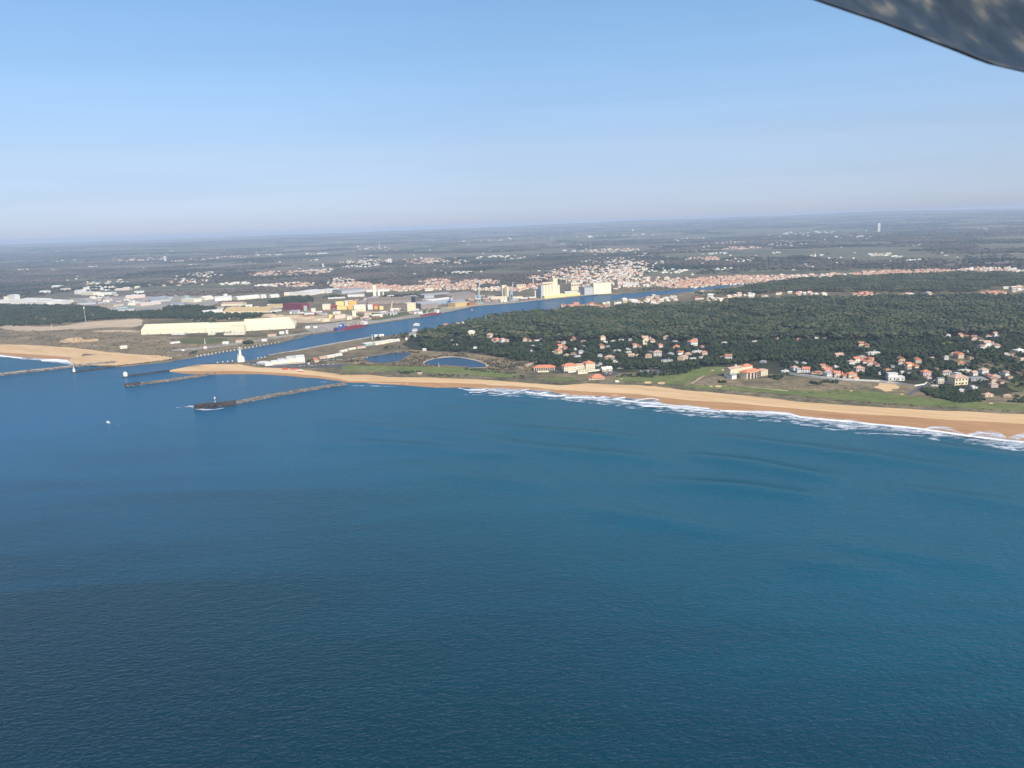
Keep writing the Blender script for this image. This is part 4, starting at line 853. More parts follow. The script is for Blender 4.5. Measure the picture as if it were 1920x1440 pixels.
h_('ore_bunker', 'ochre walled ore bunker on the quay right of the mill', 'bunker', (854,576), (879,572.5), 7, 40, 'gold', 'buff', 'flat', 0, 0)
h_('ore_bunker', 'low rusty scrap wall along the quay left of the blue crane', 'bunker', (880,573.5), (893,572), 5, 14, 'rust', 'rust', 'flat', 0, 0)
h_('office_building', 'white office building above the mill roofs', 'office building', (797,546), (812,545), 4.5, 20, 'palecream', 'whiteroof', 'flat', 0, 0, 4)
# silo towers
h_('grain_tower', 'tall cream grain tower standing on a long low base by the quay', 'grain tower', (942,556), (950.5,555.5), 20.5, 22, 'palecream', 'cream', 'flat', 0, 0, 0)
h_('grain_tower', 'slim cream tower against the right side of the tall cream grain tower', 'grain tower', (951,556.5), (954.5,556), 19, 14, 'cream', 'cream')
h_('warehouse', 'long low cream warehouse at the foot of the tall grain tower', 'warehouse', (920,561.5), (951,560.5), 4, 24, 'palecream', 'cream', 'gable', 2, 3)
h_('warehouse', 'pale low warehouse between the white crane and the grain tower', 'warehouse', (962,560), (980,559), 3, 20, 'palecream', 'cream', 'flat', 0, 2)
h_('warehouse', 'cream apartment block behind the white crane', 'apartment block', (969,542), (986,541), 8, 20, 'cream', 'paletile', 'flat', 0, 0, 4)
h_('silo_tower', 'tall white silo tower on the wood edge behind the port', 'silo tower', (700,557), (706,556.7), 20, 22, 'palecream', 'whiteroof', 'barrel', 3, 0)
h_('silo_tower', 'shorter white tower right of the tall white silo tower', 'silo tower', (708.5,555), (713,554.7), 11.5, 14, 'white', 'whiteroof')
h_('silo_tower', 'small white tower farther right of the tall white silo tower', 'silo tower', (718,555), (720,554.8), 7, 8, 'white', 'whiteroof')
h_('warehouse', 'large yellow cream box warehouse on the river bank', 'warehouse', (1113,551.5), (1146,550), 19.5, 45, 'hangar', 'hangarroof', 'flat', 0, 0, 0)
h_('warehouse', 'grey ribbed warehouse against the left side of the yellow cream box', 'warehouse', (1096,553), (1112,551.8), 13, 40, 'grey', 'greyroof', 'gable', 4, 0)
h_('warehouse', 'white low warehouse left of the grey ribbed warehouse', 'warehouse', (1060,553), (1095,551), 4.5, 40, 'palecream', 'whiteroof', 'gable', 3, 3)
h_('warehouse', 'long yellow shed at the foot of the round silos', 'warehouse', (1021,560), (1088,553.5), 4, 18, 'yellow', 'cream', 'gable', 3, 4)
h_('grain_tower', 'broad cream stepped building right of the round silos', 'grain tower', (1071,545), (1085,544), 14, 25, 'cream', 'palecream', 'flat', 0, 0, 3)
h_('silo_block', 'small white block left of the round silos', 'silo block', (1003,558.5), (1010,558), 13, 18, 'palecream', 'whiteroof')
h_('apartment_block', 'long white apartment block on the far bank right of the yellow box', 'apartment block', (1168,538), (1198,537), 7, 14, 'white', 'whiteroof', 'flat', 0, 0, 8)
h_('apartment_block', 'pinkish apartment block behind the long white apartment block', 'apartment block', (1158,535), (1166,534.5), 11, 14, 'pink', 'terracotta', 'hip', 2, 0, 3)
def silos():
    c = P(1016, 559); A_ = P(1019, 559.2); B_ = P(1047, 557); m = mpp(1030, 558); d = (B_-A_); L = d.length; rz = math.atan2(d.y, d.x)
    o = empty('grain_silos', A_, rz, 'row of tall round cream grain silos with a taller head tower at their right end', 'grain silos')
    n = 5; w = L/n
    for i in range(n):
        MB().cyl(w*(i+.5), w/2, 0, (24+i*.6)*m, w*.49, n=16).build('silo', M['palecream'], o, smooth=False)
        MB().cyl(w*(i+.5), w*1.52, 0, (24+i*.6)*m, w*.49, n=16).build('silo', M['palecream'], o)
    MB().box(L*.42, w, (24.2+2)*m, L*.86, w*1.4, 2.5*m).build('gallery', M['cream'], o)
    MB().box(L*.83, w*1.1, 0, L*.30, w*1.9, 35*m).build('head_tower', M['cream'], o)
    MB().box(L*1.06, w, 0, L*.12, w*1.6, 22*m).build('side_tower', M['palecream'], o)
    MB().box(-L*.09, w*.8, 0, L*.16, w*2, 24*m).build('end_block', M['grey'], o)
    clear_box(A_, B_, 30)
silos()
# left white business park and other white halls on the plain
WP = [((-10,569),(18,568.5),4,'white'),((8,562),(22,561),3.5,'palecream'),((20,570),(50,570),5.5,'white'),((28,562),(38,561),7,'white'),((40,566),(75,567),4.5,'palecream'),((52,571),(88,572),4,'white'),((76,567),(100,568.5),3.5,'white'),((88,571.5),(117,571),4.5,'white'),((97,568),(117,568.3),3,'palecream')]
for i, (a, b, hh, w) in enumerate(WP): h_('business_hall', ordinal(i+1)+' from left of the white halls standing together above the dark wood at far left', 'business hall', a, b, hh, 60, w, 'whiteroof', 'gable', 3, 2, group='white halls at far left')
WQ = [((152,553.5),(175,554),4.5,'palecream'),((176,553.5),(210,552.5),3.5,'white'),((140,552),(149,552),6,'white'),((216,545.5),(243,544.5),3.5,'pink'),((252,551),(270,550),3,'white'),((236,560),(272,558),4,'pink'),((218,580),(240,579),3.5,'green'),((184,574),(213,576),4,'buff'),((224,584),(252,582),3,'grey'),((240,573),(262,572),4,'palecream'),((264,574),(302,570),4,'pink'),((145,572),(180,570),3,'grey'),((97,540),(112,539.5),3,'white'),((113,546),(121,546),4,'pink'),((88,551),(96,550),5,'white'),((280,561),(318,560),2.5,'bluegrey'),((283,567),(320,564),3,'grey'),((320,574),(345,573),3,'grey')]
WQ.sort()
for i, (a, b, hh, w) in enumerate(WQ): h_('business_hall', w.replace('palecream','pale cream').replace('bluegrey','blue grey')+' hall, '+ordinal(i+1)+' from left in the scattered business park beyond the sandy flat', 'business hall', a, b, hh, 45, w, 'whiteroof' if w in ('white','palecream','pink') else 'greyroof', 'gable' if i % 2 else 'flat', 3, 2, group='business park halls')

# small sheds, stockpiles and trucks that fill the works and the yards
yards = [([(640,600),(690,590),(740,583),(790,573),(790,588),(735,591),(690,601)], 16, 'along the quay left of the mill'), ([(790,560),(850,553),(930,556),(930,566),(880,570),(795,575)], 22, 'around the brown mill halls'),
         ([(650,560),(700,558),(790,556),(780,566),(700,570),(640,574)], 18, 'behind the yellow works'), ([(120,556),(330,550),(330,570),(230,576),(170,570)], 34, 'in the business park at left'), ([(540,585),(620,583),(640,590),(560,594)], 12, 'on the storage yard left of the works'),
         ([(930,562),(1000,559),(1090,547),(1170,543),(1100,548),(1000,562),(940,567)], 14, 'along the quay around the silos'), ([(340,570),(400,572),(410,580),(520,580),(520,574),(420,572)], 10, 'left of the maroon container block')]
shed_p = {}; sr = random.Random(5)
for poly, n, pl in yards:
    x0, x1 = min(p[0] for p in poly), max(p[0] for p in poly); y0, y1 = min(p[1] for p in poly), max(p[1] for p in poly); k = 0; tries = 0
    while k < n and tries < 4000:
        tries += 1; x = sr.uniform(x0, x1); y = sr.uniform(y0, y1)
        if not pip(np.array([x]), np.array([y]), poly)[0]: continue
        p = P(x, y)
        if (int(p.x//6), int(p.y//6)) in CL: continue
        k += 1; c_ = sr.choice(['grey','buff','brown','white','palecream','bluegrey','mill','rust']); cn = {'palecream':'pale cream','bluegrey':'blue grey','mill':'grey brown','rust':'rusty'}.get(c_, c_); lab = f'small {cn} shed {pl}'
        rz = sr.uniform(.1, .5); s = sr.uniform(.8, 1.8)
        if c_ in shed_p: dup(shed_p[c_], (p.x, p.y, G), rz, s, lab, f'small {cn} sheds {pl}')
        else:
            o = empty('small_shed', (p.x, p.y, G), rz, lab, 'shed', f'small {cn} sheds {pl}'); o.scale = (s, s, s); shed_p[c_] = o
            MB().box(0, 0, -.5, 17, 10, 5).build('wall', M[c_], o); MB().gable(0, 0, 4.55, 17, 10, 1.8).build('roof', M[sr.choice(['greyroof','whiteroof','paletile'])], o); MB().box(-2, -5.1, 0, 3, .3, 3).build('door', M['darkgrey'], o)
        clear(p.x, p.y, 10*s)
for i, (x, y, r_, h_2) in enumerate([(500,593,26,9),(522,594,22,8),(548,596,30,10),(575,598,24,8),(600,600,20,7),(540,603,20,6),(440,597,20,7)]):
    p = P(x, y); o = empty('stockpile', p, 0, ordinal(i+1)+' listed tan heap' if False else ['tan heap at the left end of the storage yard','second tan heap from the left on the storage yard','largest tan heap in the middle of the storage yard','tan heap right of the largest one on the storage yard','tan heap at the right end of the storage yard','low tan heap nearest the river on the storage yard','tan heap behind the long cream hall'][i], 'heap')
    b_ = MB(); n_ = 18; rr_2 = [r_*(1+.2*sr.uniform(-1, 1)) for _ in range(n_)]
    vs = [(rr_2[k]*1.5*math.cos(6.283*k/n_), rr_2[k]*math.sin(6.283*k/n_), -.2) for k in range(n_)]+[(rr_2[k]*.45*1.7*math.cos(6.283*k/n_), rr_2[k]*.35*math.sin(6.283*k/n_), h_2*sr.uniform(.75, 1)) for k in range(n_)]
    b_.add(vs, [(k, (k+1) % n_, n_+(k+1) % n_, n_+k) for k in range(n_)]+[tuple(range(n_, 2*n_))]); b_.build('heap', M['tan'], o)
# ------------------------------------------------------------------ seafront buildings
def block(o, x, y, z, sx, sy, sz, wall, part='wall'): return MB().box(x, y, z, sx, sy, sz).build(part, M[wall], o)
def facade_windows(o, x0, x1, y, z, n, w=1.6, h=1.7, name='window', mat='glass'):
    for i in range(n):
        x = x0+(x1-x0)*(i+.5)/n; MB().box(x, y-.08, z, w, .2, h).build(name, M[mat], o)
def frame(name, label, cat, a, b):
    A_ = P(*a); B_ = P(*b); d = B_-A_; rz = math.atan2(d.y, d.x); o = empty(name, A_, rz, label, cat); return o, d.length, mpp(*a)
# left beach hotel: columns under a low orange hip roof
o, L, m = frame('beach_hotel', 'left beach hotel, low orange hip roof over a cream colonnade', 'hotel', (1001,695.5), (1040,694.5))
block(o, L/2, 9, -.5, L, 18, 6.5, 'palecream'); MB().hip(L/2, 9, 6.0, L, 18, 4.6, over=1.6).build('roof', M['orangetile'], o)
facade_windows(o, 1, L-1, 0, .6, 9, 2.4, 4.6)
for i in range(10): MB().box(1+(L-2)*i/9, -1.3, 0, .8, .8, 6).build('column', M['palecream'], o)
block(o, L/2+6, -7, -.5, L+22, 10, 1.4, 'darkgrey', 'terrace'); block(o, L*.45, -15, -.5, L*.55, 3, 3.2, 'palecream', 'terrace_wall')
clear_box(P(998,699), P(1052,698), 26)
o, L, m = frame('beach_hotel', 'larger right beach hotel with two joined orange roofs and three storey cream walls', 'hotel', (1058,697.5), (1115,692.5))
a = L*.42; b = L*.28; c = L*.30
block(o, a/2, 8, -.5, a, 16, 12, 'palecream'); block(o, a+b/2, 10, -.5, b, 14, 10.5, 'palecream'); block(o, a+b+c/2, 7, -.5, c, 18, 14, 'palecream')
MB().hip(a/2, 8, 11.5, a, 16, 4.5, over=1.2).build('roof', M['orangetile'], o)
MB().gable(a+b/2, 10, 10.05, b, 14, 3, over=.2).build('roof', M['paletile'], o)
MB().hip(a+b+c/2, 7, 13.5, c, 18, 4.5, over=1.2).build('roof', M['orangetile'], o)
for s in range(3): facade_windows(o, 1, a-1, 0, 1+3.6*s, 7); facade_windows(o, a+b+1, L-1, -2, 1.4+4*s, 5)
for s in range(2): facade_windows(o, a+1, a+b-1, 3, 2+3.6*s, 4)
block(o, a*.55, -9, -.5, a*.8, 7, 3, 'white', 'terrace_wall'); block(o, a*.5, -4.5, -.5, a*.9, 8, 1.5, 'darkgrey', 'terrace')
clear_box(P(1055,702), P(1120,698), 26)
h_('annex', 'long low cream annex below the right beach hotel', 'annex', (1084,701.5), (1102,700), 6, 12, 'palecream', 'cream', 'flat', 0, 0, 3)
h_('annex', 'thin white wall running from the cream annex towards the car park', 'wall', (1103,698), (1126,695), 2.5, 3, 'palecream', 'whiteroof')
o, L, m = frame('beach_pavilion', 'low beach pavilion with a bright orange hip roof at the golf edge', 'pavilion', (1110,712.5), (1133,711))
block(o, L/2, 8, -.5, L, 16, 4, 'cream'); MB().hip(L/2, 8, 3.5, L, 16, 6, over=1.5).build('roof', M['orangetile'], o); facade_windows(o, 2, L-2, 0, .5, 5)
block(o, -3, 5, -.5, 6, 9, 3, 'buff', 'side_room'); clear_box(P(1105,714), P(1140,712), 24)
# terraced seafront building
o, L, m = frame('terraced_building', 'large cream terraced seafront building with curved balconies and an orange roof on the golf rise', 'building', (1398,711.5), (1441,703.5))
N = 9
for s in range(4):
    k = 1-.03*s; pts = [(L*.02, 16)]+[(L*(.02+.62*i/N)*k+1, -3.5*math.sin(math.pi*i/N)) for i in range(N+1)]+[(L*.66, 16)]
    MB().prism(pts, 3.1*s-.5, 3.1*s+2.4).build('wall', M['palecream'], o)
    pts2 = [(x, y-1.2 if y < 10 else y) for x, y in pts]
    MB().prism(pts2, 3.1*s+2.4, 3.1*s+3.0).build('balcony', M['pink'], o)
    for i in range(5): MB().box(L*(.1+.12*i), -1.2-3.5*math.sin(math.pi*(.1+.2*i)), 3.1*s+.3, 2.6, 3, 1.7).build('window', M['glass'], o)
MB().hip(L*.33, 8, 12.2, L*.62, 20, 4.5, over=1).build('roof', M['orangetile'], o)
block(o, L*.82, 9, -.5, L*.36, 14, 11, 'palecream'); MB().hip(L*.82, 9, 10.5, L*.36, 14, 2.5).build('roof', M['paletile'], o)
for s in range(3): facade_windows(o, L*.66, L*.98, 2, 1+3.2*s, 5)
block(o, L*.05, 34, -.5, L*.5, 16, 17, 'cream'); MB().gable(L*.05, 34, 16.55, L*.5, 16, 3).build('roof', M['paletile'], o)
block(o, L*.55, 34, -.5, L*.45, 14, 17, 'cream'); MB().hip(L*.60, 34, 16.5, L*.35, 14, 4).build('roof', M['orangetile'], o)
block(o, -L*.22, 22, -.5, L*.2, 14, 8, 'white'); MB().gable(-L*.22, 22, 7.55, L*.2, 14, 2.5).build('roof', M['greyroof'], o)
MB().box(L*.15, 34, 19.5, 3, 3, 3).build('chimney', M['palecream'], o)
clear_box(P(1384,718), P(1445,712), 60)
# long white garden wall right of it
wp = densify(W([(1478,699.5),(1500,703),(1540,708),(1580,712),(1605,713.5),(1650,715.5),(1685,719.5),(1715,724.5),(1733,722),(1738,718)], G), 12)
w_ = MB()
for p0, p1 in zip(wp, wp[1:]):
    d = Vector(p1)-Vector(p0); c = (Vector(p0)+Vector(p1))/2; w_.box(0, 0, G-.3, d.length+.05, .6, 2.9, 0, Matrix.Translation((c.x, c.y, 0)) @ Matrix.Rotation(math.atan2(d.y, d.x), 4, 'Z'))
tag(w_.build('garden_wall', M['white']), 'long white retaining wall below the orange roofed seafront villas', 'wall')
for p in wp: clear(p[0], p[1], 9); clear(p[0]*.992, p[1]*.992, 9)
# river mouth sports complex
o, L, m = frame('sports_complex', 'long white stepped building by the river mouth beside the signal tower', 'sports building', (497,686.5), (572,680))
for i, (x0, x1, dep, hgt) in enumerate([(0,.16,26,4),(.16,.34,34,6.5),(.34,.56,44,8.5),(.56,.78,52,10.5),(.78,1,40,13)]):
    block(o, L*(x0+x1)/2, dep/2, -.5, L*(x1-x0)-.02, dep, hgt+.5, 'palecream' if i % 2 else 'white')
    MB().gable(L*(x0+x1)/2, dep/2, hgt+.05, L*(x1-x0), dep, 2.5, over=.15).build('roof', M['whiteroof'], o)
for i in range(4): MB().box(L*(.4+.11*i), 18, 11.2+.5*i, L*.07, 7, .3).build('solar_panel', M['bluegrey'], o)
facade_windows(o, L*.2, L*.98, 0, 1.2, 14, 3, 1.5)
clear_box(P(485,690), P(578,684), 60)
h_('entrance_hall', 'long low white wing left of the stepped sports building', 'sports building', (481,682.5), (497,684.5), 2.5, 25, 'white', 'whiteroof', 'gable', 1.5, 0)
o = empty('kiosk_tree', P(579,683), 0, 'dark round tree by the right end of the white sports building', 'tree')
MB().cyl(0, 0, 0, 3, .4, .25, 6).build('trunk', M['bark'], o)
b_ = MB()
for i in range(9): b_.blob((rnd.uniform(-3,3), rnd.uniform(-3,3), rnd.uniform(3.5,9)), 2.6, 2.6, 2.2, .3)
b_.build('crown', M['hedge'], o)
for a, b, hh, d, w, r, lab in [((577,683.5),(580.5,683.2),4,8,'white','whiteroof','small white kiosk at the right end of the sports building'),((587,675),(596,674),2,9,'red','terracotta','reddish market sheds left of the white boat sheds'),
   ((600,673.5),(612,671.5),3,9,'pink','paletile','pinkish boat shed near the river wall'),((614,672),(628,669.5),3.5,12,'palecream','whiteroof','white boat shed near the river wall'),((629,668.5),(642,666.5),3,12,'white','whiteroof','second white boat shed near the river wall'),
   ((686,649),(703,646.5),3.5,26,'green','whiteroof','pale green roofed boatyard hall by the marina'),((704,647.5),(722,644.5),4,24,'palecream','whiteroof','cream boatyard hall right of the pale green one'),((722,644),(740,641),3.5,22,'palecream','whiteroof','white boatyard hall right of the cream one'),
   ((741,641),(750,639.5),3,14,'white','whiteroof','small white shed at the right end of the boatyard'),((670,654),(686,652),2.5,10,'pink','paletile','low pink shed left of the pale green hall'),((640,661),(652,658.5),2.5,9,'white','whiteroof','low white shed by the marina road'),
   ((655,657),(668,654.5),2,9,'palecream','whiteroof','low cream shed by the marina road'),((702,632),(708,631.5),3,8,'white','whiteroof','white club hut on the near bank'),((711,631),(720,630),2.5,8,'palecream','whiteroof','cream club hut on the near bank'),
   ((590,680),(598,679),3,8,'buff','paletile','buff hut on the car park edge'),((530,693.5),(537,693.5),2,6,'red','red','red beach hut above the river mouth beach'),((545,694),(555,694.5),2,6,'pink','red','pinkish beach hut above the river mouth beach'),
   ((560,697),(566,697.5),2,5,'red','white','small red and white beach hut'),((783,702.5),(790,702.5),2.5,8,'buff','paletile','buff beach hut on the dune by the golf'),((1154,717.5),(1160,717.5),2,5,'palecream','whiteroof','small cream hut on the sand below the pavilion')]:
    h_('shed', lab, 'shed', a, b, hh, d, w, r, 'gable', 1.6, 1)
# ------------------------------------------------------------------ signal tower, beacons, masts
p = P(452, 678); m = mpp(452, 678)
o = empty('signal_tower', p, 0, 'tall white signal tower with a domed foot at the river mouth', 'signal tower')
MB().cyl(0, 0, 0, 8*m*.75, 7*m, 6.4*m, 24).build('base', M['white'], o, smooth=False)
bm_ = MB()
for i in range(6):
    t0, t1 = i/6*1.35, (i+1)/6*1.35; bm_.cyl(0, 0, 6*m+5*m*math.sin(t0), 6*m+5*m*math.sin(t1), 6.2*m*math.cos(t0), 6.2*m*math.cos(t1), 24)
bm_.build('dome', M['palecream'], o)
MB().cyl(-.3*m, 0, 9*m, 22*m, 2.5*m, 2.0*m, 16).build('shaft', M['white'], o)
g_ = MB().cyl(-.3*m, 0, 22*m, 25*m, 2.7*m, 2.9*m, 16).build('lookout', M['palecream'], o); MB().cyl(-.3*m, 0, 23*m, 24.3*m, 2.95*m, 2.95*m, 16).build('window', M['glass'], g_)
MB().cyl(-.3*m, 0, 25*m, 26*m, 2.4*m, .4*m, 16).build('roof', M['whiteroof'], o); MB().cyl(-.3*m, 0, 26*m, 29*m, .15*m, .1*m, 6).build('mast', M['metal'], o)
MB().box(-5*m, 2, 9*m, 1.2*m, 1.2*m, 4*m).build('stair_tower', M['white'], o)
clear(p.x, p.y, 20)
p = P(404, 759, 3); m = mpp(404, 759)
o = empty('beacon', p, 0, 'slender red and white striped beacon on the head of the nearest groyne', 'beacon')
for i, c in enumerate(('white','white','red','white')):
    MB().cyl(0, 0, i*3.6*m, (i+1)*3.6*m, [.9,.55,.55,1.1][i]*m, n=10).build('band', M[c], o)
MB().cyl(0, 0, 14.4*m, 16*m, .9*m, .3*m, 10).build('lantern', M['red'], o)
p = P(139, 697, 1); m = mpp(139, 697)
o = empty('beacon', p, 0, 'white cone shaped beacon with a thin top at the end of the far training wall', 'beacon')
MB().cyl(0, 0, 0, 5*m, 2.6*m, 1.5*m, 12).build('base', M['white'], o); MB().cyl(0, 0, 5*m, 9*m, .8*m, .5*m, 10).build('shaft', M['white'], o); MB().cyl(0, 0, 9*m, 10.5*m, .9*m, .2*m, 8).build('lantern', M['red'], o)
p = P(235.5, 706, .5); m = mpp(235, 706)
o = empty('beacon', p, 0, 'squat round white beacon off the tip of the sand spit', 'beacon')
MB().cyl(0, 0, 0, 5*m, 3.5*m, 3.7*m, 16).build('drum', M['white'], o); MB().cyl(0, 0, 5*m, 8*m, 3.7*m, 1.9*m, 16).build('cap', M['palecream'], o); MB().cyl(0, 0, -1, .8*m, 5*m, 4.4*m, 14).build('footing', M['darkrock'], o)
def mast(px, py, hpx, label, r=.35, head=0):
    p = ground_at(px, py); m = p.length/F; o = empty('mast', p, 0, label, 'mast')
    MB().cyl(0, 0, 0, hpx*m, r*m, r*m*.5, 6).build('pole', M['white'], o); MB().box(0, 0, -.3, 2*m, 2*m, m).build('base', M['concrete'], o)
    if head: MB().cyl(0, 0, hpx*m*.93, hpx*m*1.08, head*m, head*m*.7, 8).build('head', M['white'], o)
mast(98, 620, 12, 'thin white wind mast on the heath at far left'); mast(161, 603, 23, 'tall thin mast with a white head in the left dark wood', .3, .9); mast(1657-834, 688+0, 0.1+8, 'white pole on the golf grass between the ponds', .5)
mast(712, 468, 12, 'tall chimney mast on the far plain above the town', .6); mast(698, 637, 10, 'white leading light mast on the near river bank', .9); mast(911, 597, 8, 'thin white light mast at the forest edge by the river', .5)
mast(384.5, 645, 9, 'short light mast in the field by the river', .7); mast(693, 567, 0.1+3, 'short mast at the mill', .4); mast(684, 568, 8, 'slim grey green chimney at the yellow works', .8); mast(900, 537, 10, 'white water spheroid mast by the town', .5, 1.6)
for x, y, hgt, w, lab in [(1647,434,13,3.6,'tall white tower block alone on the far plain at right'),(310,490,8,3,'white apartment tower on the far plain at left'),(731,492,6,6,'square white block on the ridge beyond the town'),(1126,431,5,2,'tiny white tower on the far horizon'),(1186,434,4,2.2,'tiny white water tower right of the other on the horizon'),(606,501,6,2.5,'white church like tower at the right of the hamlet'),(803,440,4,3,'white block on the horizon above the mill')]:
    p = ground_at(x, y); m = p.length/F; o = empty('tower_block', p, 0, lab, 'tower')
    block(o, 0, 0, -5, w*m, w*m, hgt*m+5, 'white'); block(o, 0, 0, hgt*m, w*m*.9, w*m*.9, .5*m, 'whiteroof', 'roof'); MB().box(0, -w*m*.5-.2, hgt*m*.1, w*m*.35, .5, hgt*m*.8).build('window_band', M['grey'], o)
    clear_view(p.x, p.y, w*m*1.5, 200)
# channel posts
def post_proto(name, label, cat, group, h, r):
    o = empty(name, (0, 0, 0), 0, label, cat, group); MB().cyl(0, 0, -1, h*.55, r, r*.9, 8).build('pile', M['concrete'], o); MB().cyl(0, 0, h*.55, h, r*1.15, r*.9, 8).build('cap', M['white'], o); return o
npst = [(370+(523-370)*i/22, 669.5-(669.5-643.8)*i/22) for i in range(23)]
pr = None
for i, (x, y) in enumerate(npst):
    p = P(x, y, 0); loc = (p.x, p.y, 0); lab = 'white channel post, '+ordinal(i+1)+' from left in the row along the far bank'
    if pr is None: pr = post_proto('channel_post', lab, 'post', 'white posts along the far bank', 4.6, 1.4); pr.location = loc
    else: dup(pr, loc, 0, 1, lab)
for i, (x, y) in enumerate([(408,681.5),(418,680.5),(427,679.5),(436,678.8),(484,673.5),(490,672.5),(497,671.5)]):
    p = P(x, y, 0); dup(pr, (p.x, p.y, 0), 0, .9, 'white mooring post, '+ordinal(i+1)+' from left in the row beside the signal tower', 'posts beside the signal tower')
pr2 = None
for i in range(44):
    t = i/43; x = 545+(690-545)*t; y = (661+(643.6-661)*((x-545)/92)) if x < 637 else 643.6+(634-643.6)*((x-637)/61)
    p = P(x, y+1.2, 0); loc = (p.x, p.y, 2.6)
    if pr2 is None: pr2 = post_proto('wall_post', 'short concrete post in the long row on the near river wall', 'post', 'posts on the near river wall', 3, .8); pr2.location = loc
    else: dup(pr2, loc, 0)
# ------------------------------------------------------------------ ships, boats and cranes
def ship(name, a, b, label, hull, deckh, bridge_at, hl2, cranes, wd=.14, dk='shipred'):
    A_ = P(*a, 0); B_ = P(*b, 0); d = B_-A_; L = d.length; rz = math.atan2(d.y, d.x); o = empty(name, A_, rz, label, 'ship'); m = mpp(*a)
    Wd = L*wd; hh = deckh*m
    def hullpts(k, f=1): return [(0+L*.01, -Wd/2*k*.8), (L*.08, -Wd/2*k), (L*.82, -Wd/2*k), (L*.93, -Wd*.28*k), (L*f, 0), (L*.93, Wd*.28*k), (L*.82, Wd/2*k), (L*.08, Wd/2*k), (L*.01, Wd/2*k*.8)]
    lo = hullpts(.92, .97); hi = hullpts(1, 1.02); n = len(lo)
    MB().add([(x, y+Wd*.3, -1) for x, y in lo]+[(x, y+Wd*.3, hh) for x, y in hi], [tuple(range(n))[::-1], tuple(range(n, 2*n))]+[(i, (i+1) % n, n+(i+1) % n, n+i) for i in range(n)]).build('hull', M[hull], o)
    yc = Wd*.3
    if hl2:
        MB().box(L*.12, yc, hh-.2, L*.2, Wd*.98, hh*.5).build('forecastle', M[hl2], o)
        MB().box(L*.10, yc-Wd*.47, .5, L*.22, .5, hh*.9).build('bow_paint', M[hl2], o)
    for i in range(4): MB().box(L*(.3+.13*i), yc, hh+.02, L*.10, Wd*.7, 1.4).build('hatch_cover', M[dk], o)
    x0 = L*bridge_at
    MB().box(x0, yc, hh, L*.11, Wd*.9, 5*m).build('deckhouse', M['white'], o); MB().box(x0, yc, hh+5*m, L*.07, Wd*.95, 1.6*m).build('bridge', M['white'], o)
    MB().box(x0, yc-Wd*.48, hh+5.5*m, L*.06, .2, .7*m).build('window', M['glass'], o); MB().box(x0+L*.045, yc, hh+5*m, L*.03, Wd*.25, 3*m).build('funnel', M[hull], o)
    for cx, col in cranes:
        k = MB().cyl(L*cx, yc, hh, hh+6.5*m, .8*m, .6*m, 8).build('deck_crane', M[col], o); MB().bar((L*cx, yc, hh+6*m), (L*(cx+.12), yc, hh+9*m), .35*m).build('jib', M[col], k)
    MB().cyl(L*(.9 if bridge_at < .5 else .06), yc, hh, hh+7*m, .3*m, .15*m, 6).build('mast', M['white'], o)
    return o
ship('cargo_ship', (631,622), (691,611.5), 'moored cargo ship with a blue bow, dark red hull and orange deck cranes', 'shipred', 4.5, .9, 'blue', [(.4,'orange'),(.7,'orange')])
p = P(645,616,0); m = mpp(645,616)
o = empty('tug', p, math.radians(18), 'blue tug or barge moored behind the blue bow of the cargo ship', 'tug')
MB().box(0, 6, -1, 16*m, 6*m, 5*m).build('hull', M['blue'], o); MB().box(-2*m, 6, 4*m, 6*m, 4*m, 5*m).build('deckhouse', M['blue'], o); MB().box(-5*m, 5, 4*m, 2.5*m, 3*m, 3*m).build('bridge', M['white'], o); MB().cyl(-1*m, 6, 9*m, 15*m, .4*m, .2*m, 6).build('mast', M['skyblue'], o)
ship('cargo_ship', (791,594.5), (829,588), 'smaller crimson moored cargo ship with a white deckhouse, farther up the quay', 'shipred', 3, .78, None, [(.3,'white')])
p = P(202, 793, 0); m = mpp(202, 793)
o = empty('motor_boat', p, math.radians(150), 'small white motor boat alone on the open sea at left', 'boat')
k = 1.25
MB().add([(x*m*k, y*m*k, z*m*k) for x, y, z in [(-3,-1,0),(1.5,-1,0),(3.2,0,.2),(1.5,1,0),(-3,1,0),(-3,-1.2,1.2),(1.7,-1.2,1.3),(3.8,0,1.7),(1.7,1.2,1.3),(-3,1.2,1.2)]], [(4,3,2,1,0),(5,6,7,8,9),(0,1,6,5),(1,2,7,6),(2,3,8,7),(3,4,9,8),(4,0,5,9)]).build('hull', M['white'], o)
MB().box(-.4*m*k, 0, 1.2*m*k, 2.6*m*k, 1.6*m*k, 1.5*m*k).build('cabin', M['white'], o); MB().box(.5*m*k, 0, 1.7*m*k, .9*m*k, 1.65*m*k, .6*m*k).build('window', M['glass'], o)
sl = MB()
for i, (x, y, lab) in enumerate([(1098,577,'left'),(1092,576,'leftmost small'),(885,581.5,'lone tiny'),(1101,575,'right')]):
    p = P(x, y, 0); m = mpp(x, y)
    o = empty('sail_boat', p, .4*i, lab+' white sailing boat on the river', 'boat')
    MB().add([(-4,-1.2,0),(2,-1.2,0),(4.5,0,0),(2,1.2,0),(-4,1.2,0),(-4,-1.4,1.3),(2,-1.4,1.3),(5,0,1.5),(2,1.4,1.3),(-4,1.4,1.3)], [(4,3,2,1,0),(5,6,7,8,9),(0,1,6,5),(1,2,7,6),(2,3,8,7),(3,4,9,8),(4,0,5,9)]).build('hull', M['white'], o)
    MB().cyl(0, 0, 1.3, 12, .15, .1, 6).build('mast', M['white'], o)
